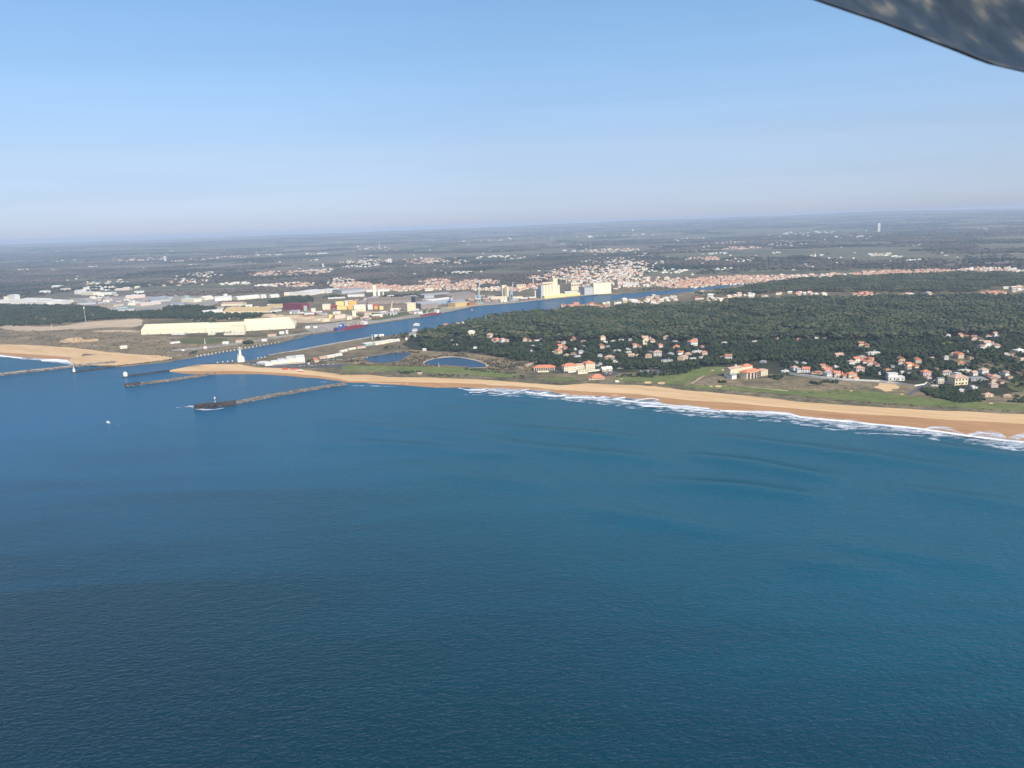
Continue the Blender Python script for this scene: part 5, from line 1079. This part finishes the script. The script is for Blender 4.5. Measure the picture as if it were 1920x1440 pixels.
def quay_crane(px, py, hpx, jib, tower, jibc, label, lean=1.2):
    p = P(px, py); m = mpp(px, py); o = empty('harbour_crane', p, .25, label, 'crane')
    t = MB(); w = 3*m
    for sx in (-1, 1):
        for sy in (-1, 1): t.bar((sx*w, sy*w, 0), (sx*w*.6, sy*w*.6, hpx*.38*m), .45*m)
    t.build('portal', M[tower], o)
    MB().box(0, 0, hpx*.36*m, 5*m, 5*m, 3.5*m).build('cab', M[tower], o)
    MB().truss((0, 0, hpx*.42*m), (lean*m, 0, hpx*.9*m), 1.5*m, .3*m).build('mast', M[tower if tower == jibc else jibc], o)
    MB().truss((lean*m, 0, hpx*.9*m), (jib*m, -2*m, hpx*1.02*m), 1.0*m, .25*m).build('jib', M[jibc], o)
    MB().bar((lean*m, 0, hpx*.9*m), (-2.2*m, 0, hpx*.5*m), .2*m).build('stay', M[jibc], o)
quay_crane(899, 571, 41, 4.5, 'skyblue', 'white', 'tall harbour crane with a sky blue base and white mast on the far quay')
quay_crane(959, 564, 34, 3.5, 'skyblue', 'white', 'blue and white harbour crane right of the tall grain tower', 3.5)
quay_crane(735, 592, 26, 3, 'white', 'palecream', 'cream harbour crane standing alone on the quay left of the cream cube', 1)
quay_crane(843, 574, 16, 3, 'blue', 'blue', 'dark blue crane at the mill quay', 1)
def tower_crane(px, py, h, j0, j1, label):
    p = P(px, py); m = mpp(px, py); o = empty('tower_crane', p, 0, label, 'tower crane')
    MB().truss((0, 0, 0), (0, 0, h*m), 1.2*m, .28*m, 8).build('mast', M['white'], o); MB().truss((j0*m, 0, h*m), (j1*m, -6, h*m), .9*m, .25*m, 10).build('jib', M['white'], o)
    MB().cyl(0, 0, h*m, (h+3)*m, .5*m, .1*m, 4).build('apex', M['white'], o); MB().box(j0*m*.9, 0, (h-2)*m, 2*m, m, 2*m).build('counterweight', M['concrete'], o)
tower_crane(1000, 541, 20, -6, 22, 'thin tower crane with a horizontal jib left of the round silos')
tower_crane(1062, 532, 10.5, -27, 42, 'long horizontal jib of a tower crane above the town right of the silos')
# conveyor
A_ = P(660, 588); B_ = P(733, 592); m = mpp(700, 588); o = empty('conveyor', A_, math.atan2(B_.y-A_.y, B_.x-A_.x), 'long raised pale conveyor from the yellow works to the cream crane', 'conveyor')
L = (B_-A_).length; MB().box(L/2, 0, 4*m, L, 4, 1.5*m).build('gallery', M['palecream'], o)
for i in range(6): MB().box(L*(i+.5)/6, 0, 0, .8*m, 2, 4*m).build('support', M['metal'], o)
# ------------------------------------------------------------------ parked cars
def car_proto(c):
    o = empty('parked_car', (0, 0, 0), 0, '', 'car'); MB().box(0, 0, .35, 4.3, 1.8, .55).box(-.1, 0, .9, 2.6, 1.6, .5).build('body', M[c], o)
    MB().box(-.1, 0, .95, 2.66, 1.66, .32).build('window', M['glass'], o)
    for sx in (-1.35, 1.35):
        for sy in (-.85, .85): MB().add([(x*1, y, z) for x, y, z in [(sx+.33*math.cos(a), sy+k, .33+.33*math.sin(a)) for k in (-.1, .1) for a in np.linspace(0, 6.283, 9)[:-1]]], [tuple(range(8)), tuple(range(8, 16))[::-1]]+[(i, (i+1) % 8, 8+(i+1) % 8, 8+i) for i in range(8)]).build('wheel', M['black'], o)
    return o
CP = {}
lots = [((1130,700.5),(1152,699),12,'the car park above the beach pavilion'),((1132,703.5),(1148,702.5),8,'the car park above the beach pavilion'),((1195,699.5),(1228,699),14,'the car park left of the golf fairway'),((1200,696.5),(1228,696),10,'the car park left of the golf fairway'),
        ((560,688),(640,683),26,'the river mouth car park'),((590,678),(690,672),30,'the river mouth car park'),((462,683),(486,686),8,'the forecourt below the signal tower'),((325,668.5),(362,665),12,'the far bank car park behind the posts'),((280,672),(318,668),10,'the far bank car park behind the posts')]
for a, b, n, pl in lots:
    for i in range(n):
        if hr.random() < .2: continue
        t = (i+.5+hr.uniform(-.1, .1))/n; p = P(a[0]+(b[0]-a[0])*t, a[1]+(b[1]-a[1])*t); c = hr.choice(['white','white','metal','darkgrey','bluegrey','red'])
        col = {'metal':'silver','bluegrey':'blue grey','darkgrey':'dark grey'}.get(c, c); lab = f'{col} car parked in {pl}'
        if c not in CP: o = CP[c] = car_proto(c); o.location = (p.x, p.y, G+1.05); o.rotation_euler.z = 1.2; o['label'] = lab; o['group'] = f'{col} cars in {pl}'
        else: dup(CP[c], (p.x, p.y, G+1.05), 1.2+hr.uniform(-.1, .1), 1, lab, f'{col} cars in {pl}')
        clear(p.x, p.y, 8)
# ------------------------------------------------------------------ trees
IC0 = (np.array(ICO[1][0]), np.array(ICO[1][1])); IC2 = (np.array(ICO[2][0]), np.array(ICO[2][1]))
def crown_mesh(seed, kind, lobes, ico, leaves):
    r = np.random.default_rng(seed); V = []; Fc = []; T_ = []; n = 0
    for i in range(lobes):
        if kind == 'pine': c = np.array([*r.normal(0, .30, 2), r.uniform(.62, .92)]); s = np.array([.30, .30, .13])*r.uniform(.7, 1.25)
        elif kind == 'round': c = np.array([*r.normal(0, .24, 2), r.uniform(.35, .8)]); s = np.array([.30, .30, .24])*r.uniform(.7, 1.2)
        else: c = np.array([*r.normal(0, .3, 2), r.uniform(.2, .6)]); s = np.array([.34, .34, .3])*r.uniform(.7, 1.2)
        v = ico[0]*r.uniform(.7, 1.3, (len(ico[0]), 1))*s+c; V.append(v); Fc.append(ico[1]+n); n += len(v); T_.append(np.full(len(v), r.random()))
    if leaves:
        allv = np.concatenate(V); k = r.integers(0, len(allv), leaves); c = allv[k]+r.normal(0, .03, (leaves, 3)); d = r.normal(0, .045, (leaves, 3, 3))
        V.append((c[:, None]+d).reshape(-1, 3)); Fc.append(np.arange(leaves*3).reshape(-1, 3)+n); T_.append(np.repeat(r.random(leaves), 3))
    return np.concatenate(V), np.concatenate(Fc), np.concatenate(T_)
def trunk(h, r0):
    b = MB(); b.cyl(0, 0, -.02, h, r0, r0*.55, 7)
    for k in range(4):
        a = k*1.7; b.bar((0, 0, h*.72), (.2*math.cos(a), .2*math.sin(a), h*1.12), r0*.35, r0*.15)
    return b
tree_protos = []
for i in range(4):
    for kind, tr, mt in (('pine', (.66, .022), 'pine'), ('round', (.45, .028), 'hedge')):
        V, Fc, T_ = crown_mesh(50+i*3+len(kind), kind, 9, IC2, 260)
        tree_protos.append((kind, trunk(*tr).mesh('trunk', M['bark']), npmesh('crown', V, Fc, M[mt], False, T_*.7+i*.1)))
# sample stands of trees in world space inside regions traced on the photograph
def stand(poly, dens, seed, jit=1.0):
    w = W(poly, G); x0 = min(p[0] for p in w); x1 = max(p[0] for p in w); y0 = min(p[1] for p in w); y1 = max(p[1] for p in w)
    r = np.random.default_rng(seed); n = int((x1-x0)*(y1-y0)*dens); X = r.uniform(x0, x1, n); Y = r.uniform(y0, y1, n)
    k = pip(X, Y, w); X = X[k]; Y = Y[k]
    k = np.array([(int(a//6), int(b//6)) not in CL for a, b in zip(X, Y)], bool) if len(X) else np.zeros(0, bool); return X[k], Y[k]
F1 = [(745,650),(762,632),(795,622),(830,614),(900,601),(1000,588),(1060,584),(1180,577),(1300,570),(1420,564),(1540,561),(1680,560),(1930,558),(1930,640),(1800,636),(1700,640),(1600,650),(1540,676),(1440,678),(1400,682),(1300,690),(1230,694),(1130,690),(1060,688),(1010,684),(960,674),(900,664),(840,660),(790,658)]
F2 = [(1930,640),(1800,636),(1700,640),(1600,650),(1540,676),(1470,680),(1475,694),(1610,708),(1690,712),(1740,716),(1745,722),(1765,716),(1830,722),(1930,730)]
F3 = [(1380,545),(1440,533),(1500,525),(1600,519),(1700,514),(1830,512),(1930,515),(1930,536),(1870,538),(1830,548),(1700,549),(1600,548),(1500,548),(1400,552),(1340,556),(1300,556),(1330,548)]
F4 = [(-60,578),(0,574),(60,574),(120,573),(180,578),(222,588),(300,584),(322,575),(400,578),(410,590),(520,589),(480,596),(400,601),(320,598),(230,598),(165,602),(110,609),(0,613),(-60,614)]
st_ = []
def addst(poly, dens, seed, hgt, kind, z=None): X, Y = stand(poly, dens, seed); st_.append((X, Y, hgt, kind))
addst([p if p[1] < 641 else (p[0], 641) for p in F1], 1/74, 1, (8, 18), 'pine'); addst([(790,641),(1930,641),(1800,638),(1700,642),(1600,652),(1540,676),(1440,678),(1400,682),(1300,690),(1230,694),(1130,690),(1060,688),(1010,684),(960,674),(900,664),(840,660),(790,658)], 1/68, 41, (7, 12), 'mix'); addst(F2, 1/44, 2, (5, 12), 'mix'); addst(F3, 1/95, 3, (11, 16), 'pine'); addst(F4, 1/110, 4, (9, 14), 'mix')
addst([(747,722.5),(760,719),(775,712),(1770,722),(1840,727),(1845,745),(1810,752),(1780,752),(1755,742),(1740,733)] and [(1726,733),(1745,724),(1790,727),(1830,731),(1845,744),(1848,750),(1800,754),(1775,752),(1740,742)], 1/22, 5, (3.5, 6.5), 'bush')
addst([(1382,722),(1395,715),(1440,708),(1468,706),(1455,715),(1430,725),(1400,727),(1383,725)], 1/20, 6, (4, 7), 'bush')
addst([(1366,706),(1380,694),(1386,700),(1376,712),(1370,719),(1362,714)], 1/22, 7, (4, 6), 'bush')
addst([(1348,716),(1362,711),(1364,716),(1352,720)], 1/20, 8, (3, 5), 'bush'); addst([(1545,713),(1570,714),(1568,720),(1545,718)], 1/25, 9, (3, 5), 'bush'); addst([(1520,717),(1545,718),(1540,722),(1522,721)], 1/25, 10, (3, 5), 'bush')
addst([(1230,697),(1260,690),(1312,686),(1310,694),(1285,702),(1250,706),(1200,706),(1190,702)], 1/40, 11, (4, 7), 'mix')
addst([(980,708),(1020,702),(1110,704),(1140,708),(1230,708),(1235,703),(1160,703),(1150,711),(1105,706),(1000,705)], 1/35, 12, (2.5, 4), 'bush')
addst([(960,707),(1000,700),(1010,706),(985,712)], 1/40, 13, (2, 4), 'bush')
addst([(1895,745),(1930,742),(1930,756),(1897,754)], 1/25, 14, (4, 6), 'bush'); addst([(1780,753),(1800,749),(1850,747),(1850,753),(1800,756)], 1/30, 19, (3, 5), 'bush')
addst([(745,697),(790,696),(787,702),(760,702)], 1/30, 15, (2, 3.5), 'bush')
addst([(790,701),(880,703),(878,706),(800,705)], 1/40, 16, (1.5, 3), 'bush'); addst([(860,690),(940,692),(975,700),(960,702),(880,695)], 1/40, 17, (1.5, 3), 'bush')
addst([(455,643.5),(472,642.5),(473,645),(457,646)], 1/16, 18, (6, 10), 'bush'); addst([(355,661),(370,659),(372,664),(357,665)], 1/30, 20, (3, 5), 'bush')
addst([(690,641),(740,628),(770,622),(770,632),(720,648),(745,645),(750,655),(700,658),(690,650)], 1/140, 21, (5, 9), 'mix')
addst([(612,558),(640,556),(650,560),(620,562),(600,561)], 1/110, 22, (8, 12), 'mix'); addst([(500,565),(530,559),(580,556),(590,566),(560,570),(510,570)], 1/130, 23, (8, 12), 'mix'); addst([(716,556),(780,553),(800,558),(770,563),(730,563)], 1/130, 24, (8, 12), 'mix')
addst([(1180,545),(1280,538),(1300,537),(1200,546)], 1/300, 25, (6, 9), 'mix'); addst([(735,645),(760,636),(830,618),(960,593),(900,604),(800,628),(770,640)], 1/90, 26, (8, 12), 'mix')
X = np.concatenate([s[0] for s in st_]); Y = np.concatenate([s[1] for s in st_]); tr = np.random.default_rng(5)
HG = np.concatenate([tr.uniform(*s[2], len(s[0])) for s in st_]); KD = np.concatenate([np.full(len(s[0]), {'pine': 0, 'mix': 1, 'bush': 2}[s[3]]) for s in st_])
# gaps: thin the stands with noise so clearings and denser clumps appear
den = fbm(X/90+7, Y/90+1, 3)*.65+fbm(X/330+70, Y/330+1, 2)*.35; keep = (den > .45) | (KD == 2) | (tr.random(len(X)) < .30); X, Y, HG, KD = X[keep], Y[keep], HG[keep], KD[keep]
HG = HG*(.72+.56*fbm(X/130+70, Y/130, 3))
# the nearest 300 one by one
ppx = HG/np.hypot(X, Y); cand = np.where(KD != 2, ppx, ppx*.8); PX, PY = proj(X, Y, np.full(len(X), G)); cand = np.where((PX > -5) & (PX < 1925), cand, 0)
order = np.argsort(-cand); top = order[:298]; restm = np.ones(len(X), bool); restm[top] = False
def tplace(px, py):
    if px > 1740: return 'among the seafront villas at far right'
    if px > 1460: return 'among the villas above the long white wall'
    if px > 1330: return 'beside the terraced seafront building'
    if px > 1120: return 'above the golf fairway beside the pavilion'
    if px > 960: return 'around the orange roofed beach hotels'
    return 'between the ponds and the river'
for i in top:
    kind = 'pine' if (KD[i] == 0 or (KD[i] == 1 and tr.random() < .45)) else 'round'
    opts = [t for t in tree_protos if t[0] == kind]; t = opts[int(tr.integers(0, len(opts)))]
    bush = KD[i] == 2; pl = tplace(PX[i], PY[i]); nm = 'pine_tree' if kind == 'pine' else ('bush' if bush else 'broadleaf_tree')
    adj = 'flat crowned dark green pine tree' if kind == 'pine' else ('dense dark green bush' if bush else 'round crowned green tree')
    o = empty(nm, (X[i], Y[i], G-.1), tr.uniform(0, 6.28), f'{adj} {pl}', 'bush' if bush else 'tree', f'{nm.replace("_", " ")}s {pl}')
    s = HG[i]*1.08; o.scale = (s*(1.15 if bush else .85),)*2+(s,)
    link('trunk', t[1], o); link('crown', t[2], o)
# the rest of the wood
def scatter(name, X, Y, Z, S, SX, protos, mat, label, cat, tint):
    Vs = []; Fs = []; Ts = []; n = 0; r = np.random.default_rng(len(X)); pi = r.integers(0, len(protos), len(X)); an = r.uniform(0, 6.28, len(X))
    for k, (pv, pf, pt) in enumerate(protos):
        m_ = pi == k; c = np.cos(an[m_])[:, None]; s = np.sin(an[m_])[:, None]; x = pv[:, 0][None]; y = pv[:, 1][None]
        vx = (x*c-y*s)*SX[m_][:, None]+X[m_][:, None]; vy = (x*s+y*c)*SX[m_][:, None]+Y[m_][:, None]; vz = pv[:, 2][None]*S[m_][:, None]+Z[m_][:, None]
        Vs.append(np.stack([vx, vy, vz], -1).reshape(-1, 3)); cnt = m_.sum(); Fs.append((pf[None]+(np.arange(cnt)*len(pv))[:, None, None]).reshape(-1, 3)+n); n += cnt*len(pv)
        Ts.append((pt[None]*.4+tint[m_][:, None]*.6).reshape(-1))
    o = link(name, npmesh(name, np.concatenate(Vs), np.concatenate(Fs), mat, False, np.concatenate(Ts))); return tag(o, label, cat, None, 'stuff')
lp = [crown_mesh(200+i, 'pine', 4, IC0, 14) for i in range(6)]; lr = [crown_mesh(300+i, 'round', 4, IC0, 12) for i in range(6)]; lb = [crown_mesh(400+i, 'bush', 4, IC0, 12) for i in range(6)]
for k, protos, nm, mt, lab in ((0, lp, 'pine_forest', 'pine', 'dense pine forest between the river and the villas'), (1, lr, 'mixed_trees', 'hedge', 'mixed trees among the villas and at the edges of the port'), (2, lb, 'shrubs', 'hedge', 'dense dark shrubs along the golf course and dunes')):
    m_ = restm & (KD == k); S_ = HG[m_]*1.1; sx = S_*(1.15 if k == 2 else .85)
    scatter(nm, X[m_], Y[m_], np.full(m_.sum(), G-.1), S_, sx, protos, M[mt], lab, 'trees', npr.random(m_.sum()))
# pale trunks showing at the front of the pine wood
m_ = restm & (KD == 0) & (np.hypot(X, Y) < 2600); k = np.where(m_)[0]; k = k[npr.random(len(k)) < .35]
tv = np.array([(math.cos(a)*r_, math.sin(a)*r_, z) for z, r_ in ((0, .022), (.75, .014)) for a in (0, 2.09, 4.19)]); tf = np.array([(i, (i+1) % 3, 3+(i+1) % 3) for i in range(3)]+[(i, 3+(i+1) % 3, 3+i) for i in range(3)])
V = tv[None]*HG[k][:, None, None]+np.stack([X[k], Y[k], np.full(len(k), G-.1)], -1)[:, None]; Fc = tf[None]+(np.arange(len(k))*6)[:, None, None]
tag(link('forest_trunks', npmesh('forest_trunks', V.reshape(-1, 3), Fc.reshape(-1, 3), M['bark'])), 'pale trunks standing in the pine forest', 'trees', None, 'stuff')
# scrub
def scrub(poly, dens, seed, hg, nm, lab, mt='scrubf'):
    X, Y = stand(poly, dens, seed); r = np.random.default_rng(seed); k = fbm(X/40, Y/40, 3) > r.uniform(.34, .6, len(X)); X, Y = X[k], Y[k]; S_ = r.uniform(*hg, len(X))
    scatter(nm, X, Y, np.full(len(X), G-.1), S_, S_*1.3, lb, M[mt], lab, 'shrubs', r.random(len(X)))
scrub([(600,684),(640,677),(690,670),(760,658),(800,660),(770,664),(690,672),(672,678),(700,684),(745,680),(775,668),(800,668),(830,668),(800,676),(790,684),(850,687),(700,686)], 1/30, 31, (1.6, 3.6), 'pond_scrub', 'brown leafless scrub around the left pond')
scrub([(830,662),(880,662),(925,664),(975,680),(1000,690),(985,698),(940,692),(918,686),(900,675),(860,670),(832,668),(810,676)], 1/34, 32, (1.5, 3.4), 'pond_scrub', 'brown and olive scrub around the right pond')
scrub([(0,622),(100,618),(262,618),(262,630),(330,634),(350,660),(320,668),(210,660),(100,648),(0,640)], 1/200, 33, (1.2, 3), 'heath_scrub', 'low scrub scattered over the heath behind the left beach')
scrub([(1290,722),(1330,706),(1362,704),(1480,712),(1600,716),(1735,724),(1700,738),(1600,740),(1500,738),(1397,732)], 1/160, 34, (.8, 2.2), 'heath_scrub', 'low scrub on the heath below the white wall')
scrub([(640,697),(747,696),(790,701),(860,704),(960,711),(1100,714),(1280,724),(1397,735),(1497,744),(1600,753),(1925,771),(1925,774),(1600,757),(1497,747),(1397,738),(1280,727),(1100,716),(960,714),(740,700)], 1/55, 35, (.7, 2.0), 'dune_scrub', 'dark low scrub along the top of the dune', 'hedge')
scrub([(330,600),(420,590),(520,590),(480,597),(400,606)], 1/150, 36, (3, 6), 'port_scrub', 'bushes behind the long cream storage hall', 'hedge')
scrub([(320,650),(440,642),(500,632),(590,617),(620,618),(540,638),(455,650),(370,664)], 1/220, 37, (1, 2.5), 'bank_scrub', 'low bushes on the far bank')
# far woods: clumps over the plain, dense where the ground noise is dark
def far_woods():
    r = np.random.default_rng(77); N = 150000
    ang = r.uniform(math.radians(-40), math.radians(40), N); rad = 3000*np.exp(r.uniform(0, 1, N)**.85*math.log(26000/3000)); X = rad*np.sin(ang); Y = rad*np.cos(ang)
    PX, PY = proj(X, Y, np.full(N, G)); nbp = np.array(W(north_bank, G)); 
    k = np.zeros(N, bool)
    hx = 457-.034*PX
    lim = np.interp(PX, [-200,0,150,330,420,600,700,900,1100,1300,1500,1930], [575,565,545,560,556,546,545,540,540,530,524,512])   # north of the port and towns
    k |= PY < lim
    d = fbm(X/900+3, Y/900+8, 4); band = fbm(X/2600+30, Y/700, 3)
    k &= (d*.6+band*.4) > r.uniform(.485, .555, N)
    k &= (PX > -80) & (PX < 2000)
    X, Y, rad = X[k], Y[k], rad[k]
    free = np.array([(int(a//6), int(b//6)) not in CL for a, b in zip(X, Y)]); X, Y, rad = X[free], Y[free], rad[free]
    Z = terrain(X, Y)-.5; S_ = r.uniform(9, 15, len(X)); SX = np.clip(rad/3500, 1, 5)*r.uniform(13, 24, len(X))
    scatter('far_woods', X, Y, Z, S_, SX, lf, M['farf'], 'woods covering the plain beyond the port and the town', 'woods', np.clip(fbm(X/1500+90, Y/500, 3)*1.6-.35, 0, 1)*.8+r.random(len(X))*.2)
lf = [crown_mesh(500+i, 'round', 3, IC0, 0) for i in range(6)]
far_woods()
# ------------------------------------------------------------------ wing of the aircraft, a few metres from the lens
def ray(px, py, d):
    v = R @ Vector(((px-960)/F, (720-py)/F, -1)); return Vector((0, 0, H))+v*d
edge = [(1420,-46),(1480,-22),(1536,0),(1600,22),(1660,42),(1700,57),(1750,76),(1800,95),(1845,113),(1870,122),(1900,129),(1930,136),(1990,151),(2080,172),(2200,205),(2350,250)]
def wing():
    n = len(edge); o = empty('aircraft_wing', ray(1900, 40, 3.4), 0, 'dark mirror-like underside of the aircraft wing tip in the upper right corner', 'aircraft wing'); oc = o.location.copy()
    U = R @ Vector((0, 1, 0)); B_ = R @ Vector((0, 0, -1)); V = []; rows = 15
    for j in range(rows):
        t = j/(rows-1)
        for i, (x, y) in enumerate(edge):
            e = ray(x, y, 3.4)-oc; a = math.pi*min(1, t/.45)
            if t <= .45: off = U*(.035*(1-math.cos(a)))*.5 - B_*(.05*math.sin(a)) 
            else: off = U*(.035+(t-.45)*1.1)-B_*(-.55*(t-.45)) 
            off = U*(1.2*t**1.4) + B_*(.9*t) + B_*0
            V.append(e+off)
    nf = len(V)
    for j in range(rows):       # upper skin, closing at the trailing edge
        t = j/(rows-1)
        for i, (x, y) in enumerate(edge):
            e = ray(x, y, 3.45)-oc; V.append(e+U*(.010+1.25*t**1.4+.05*t)+B_*(.9*t+.1*t))
    Fc = []
    for b in (0, nf):
        for j in range(rows-1):
            for i in range(n-1): Fc.append((b+j*n+i, b+j*n+i+1, b+(j+1)*n+i+1, b+(j+1)*n+i))
    for i in range(n-1): Fc.append((i, i+1, nf+i+1, nf+i)); k = (rows-1)*n; Fc.append((k+i, k+i+1, nf+k+i+1, nf+k+i))
    for j in range(rows-1):
        for i in (0, n-1): Fc.append((j*n+i, (j+1)*n+i, nf+(j+1)*n+i, nf+j*n+i))
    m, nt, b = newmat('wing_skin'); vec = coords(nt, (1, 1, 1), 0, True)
    n1 = noise(nt, 5.5, 2, .45, coords(nt, (1.3, .8, .45), 0, True), .1); r = ramp(nt, [(.40, (.022,.028,.029)), (.55, (.038,.045,.045)), (.64, (.085,.08,.062)), (.76, (.17,.155,.12))]); lk(nt, n1.outputs['Fac'], r.inputs[0]); lk(nt, r.outputs[0], b.inputs['Base Color'])  # tan blotches on slate: reflections of the land below, painted into the base colour
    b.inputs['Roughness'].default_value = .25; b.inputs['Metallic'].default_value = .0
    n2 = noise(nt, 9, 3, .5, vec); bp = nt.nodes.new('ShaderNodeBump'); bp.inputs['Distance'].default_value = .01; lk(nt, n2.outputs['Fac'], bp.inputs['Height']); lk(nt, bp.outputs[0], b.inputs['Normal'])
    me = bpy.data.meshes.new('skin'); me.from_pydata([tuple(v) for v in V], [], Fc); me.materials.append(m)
    bm = bmesh.new(); bm.from_mesh(me); bmesh.ops.recalc_face_normals(bm, faces=bm.faces); bm.to_mesh(me); bm.free(); [me.polygons[i_].__setattr__('use_smooth', i_ < (rows-1)*(n-1)) for i_ in range(len(me.polygons))]
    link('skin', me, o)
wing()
# ------------------------------------------------------------------ air, sky and sun
HAZE = 5.2e-5
hb = MB(); hb.box(0, 0, -3, 92000, 92000, 345); hz = hb.mesh('haze', [])
m = bpy.data.materials.new('haze_air'); m.use_nodes = True; nt = m.node_tree
nt.nodes.remove(nt.nodes['Principled BSDF']); v = nt.nodes.new('ShaderNodeVolumePrincipled'); v.inputs['Color'].default_value = (.64, .77, .96, 1); v.inputs['Density'].default_value = HAZE; v.inputs['Anisotropy'].default_value = 0
lk(nt, v.outputs[0], nt.nodes['Material Output'].inputs['Volume']); hz.materials.append(m)
tag(link('haze', hz), 'thin blue haze in the air over the sea and land', 'haze', None, 'stuff')
EL = math.radians(38); AZ = math.radians(152)      # sun azimuth measured clockwise from +Y: behind the camera, to the right
sd = Vector((math.sin(AZ)*math.cos(EL), math.cos(AZ)*math.cos(EL), math.sin(EL)))
sl_ = bpy.data.lights.new('sun', 'SUN'); sl_.energy = 4.2; sl_.angle = math.radians(.5); sl_.color = (1, .93, .82)
so = bpy.data.objects.new('sun', sl_); COL.objects.link(so); so.rotation_euler = sd.to_track_quat('Z', 'Y').to_euler()
w = bpy.data.worlds.new('World'); sc.world = w; w.use_nodes = True; nt = w.node_tree
sky = nt.nodes.new('ShaderNodeTexSky'); sky.sky_type = 'NISHITA'; sky.sun_disc = False; sky.sun_elevation = EL; sky.sun_rotation = AZ
sky.altitude = 300; sky.air_density = 1.0; sky.dust_density = .3; sky.ozone_density = 3.0
g = nt.nodes.new('ShaderNodeTexCoord'); sp = nt.nodes.new('ShaderNodeSeparateXYZ'); lk(nt, g.outputs['Generated'], sp.inputs[0])
# distant mist low over the horizon takes the yellow out of the sky there
rr_ = ramp(nt, [(0, (.475,.535,.87)), (.02, (.50,.55,.83)), (.05, (.58,.59,.78)), (.09, (.72,.68,.78)), (.16, (.84,.85,.90)), (.26, (.92,1.02,1.04)), (1, (.95,1.02,1.1))]); lk(nt, sp.outputs[2], rr_.inputs[0])
mm = nt.nodes.new('ShaderNodeMix'); mm.data_type = 'RGBA'; mm.blend_type = 'MULTIPLY'; mm.inputs[0].default_value = 1; lk(nt, sky.outputs[0], mm.inputs[6]); lk(nt, rr_.outputs[0], mm.inputs[7])
# faint layered haze streaks low in the sky
mp_ = nt.nodes.new('ShaderNodeMapping'); mp_.inputs['Scale'].default_value = (1.6, 1.6, 26); lk(nt, g.outputs['Generated'], mp_.inputs['Vector'])
ns_ = noise(nt, 1.2, 4, .5, mp_.outputs[0], .4); st2 = ramp(nt, [(.35, (.965,.97,.978)), (.65, (1.035,1.03,1.025))]); lk(nt, ns_.outputs['Fac'], st2.inputs[0])
m2 = nt.nodes.new('ShaderNodeMix'); m2.data_type = 'RGBA'; m2.blend_type = 'MULTIPLY'; fz = ramp(nt, [(0, (1,1,1)), (.16, (.7,.7,.7)), (.4, (.15,.15,.15))]); lk(nt, sp.outputs[2], fz.inputs[0]); lk(nt, fz.outputs[0], m2.inputs[0])
lk(nt, mm.outputs[2], m2.inputs[6]); lk(nt, st2.outputs[0], m2.inputs[7]); lk(nt, m2.outputs[2], nt.nodes['Background'].inputs['Color']); lk(nt, math_(nt, 'ADD', .10, math_(nt, 'MULTIPLY', math_(nt, 'MAXIMUM', sp.outputs[0], 0), .034)), nt.nodes['Background'].inputs['Strength'])
sc.view_settings.view_transform = 'Standard'; sc.view_settings.look = 'None'; sc.view_settings.exposure = .45; sc.view_settings.gamma = 1
sc.render.engine = 'CYCLES'; sc.cycles.volume_bounces = 1; sc.cycles.max_bounces = 6

cd.dof.use_dof = True; cd.dof.focus_distance = 2000; cd.dof.aperture_fstop = 2.4
for o in bpy.data.objects:
    if o.get('label') and len(o['label'].replace('-', ' ').split()) > 16: print('LONG', o.name, o['label'])
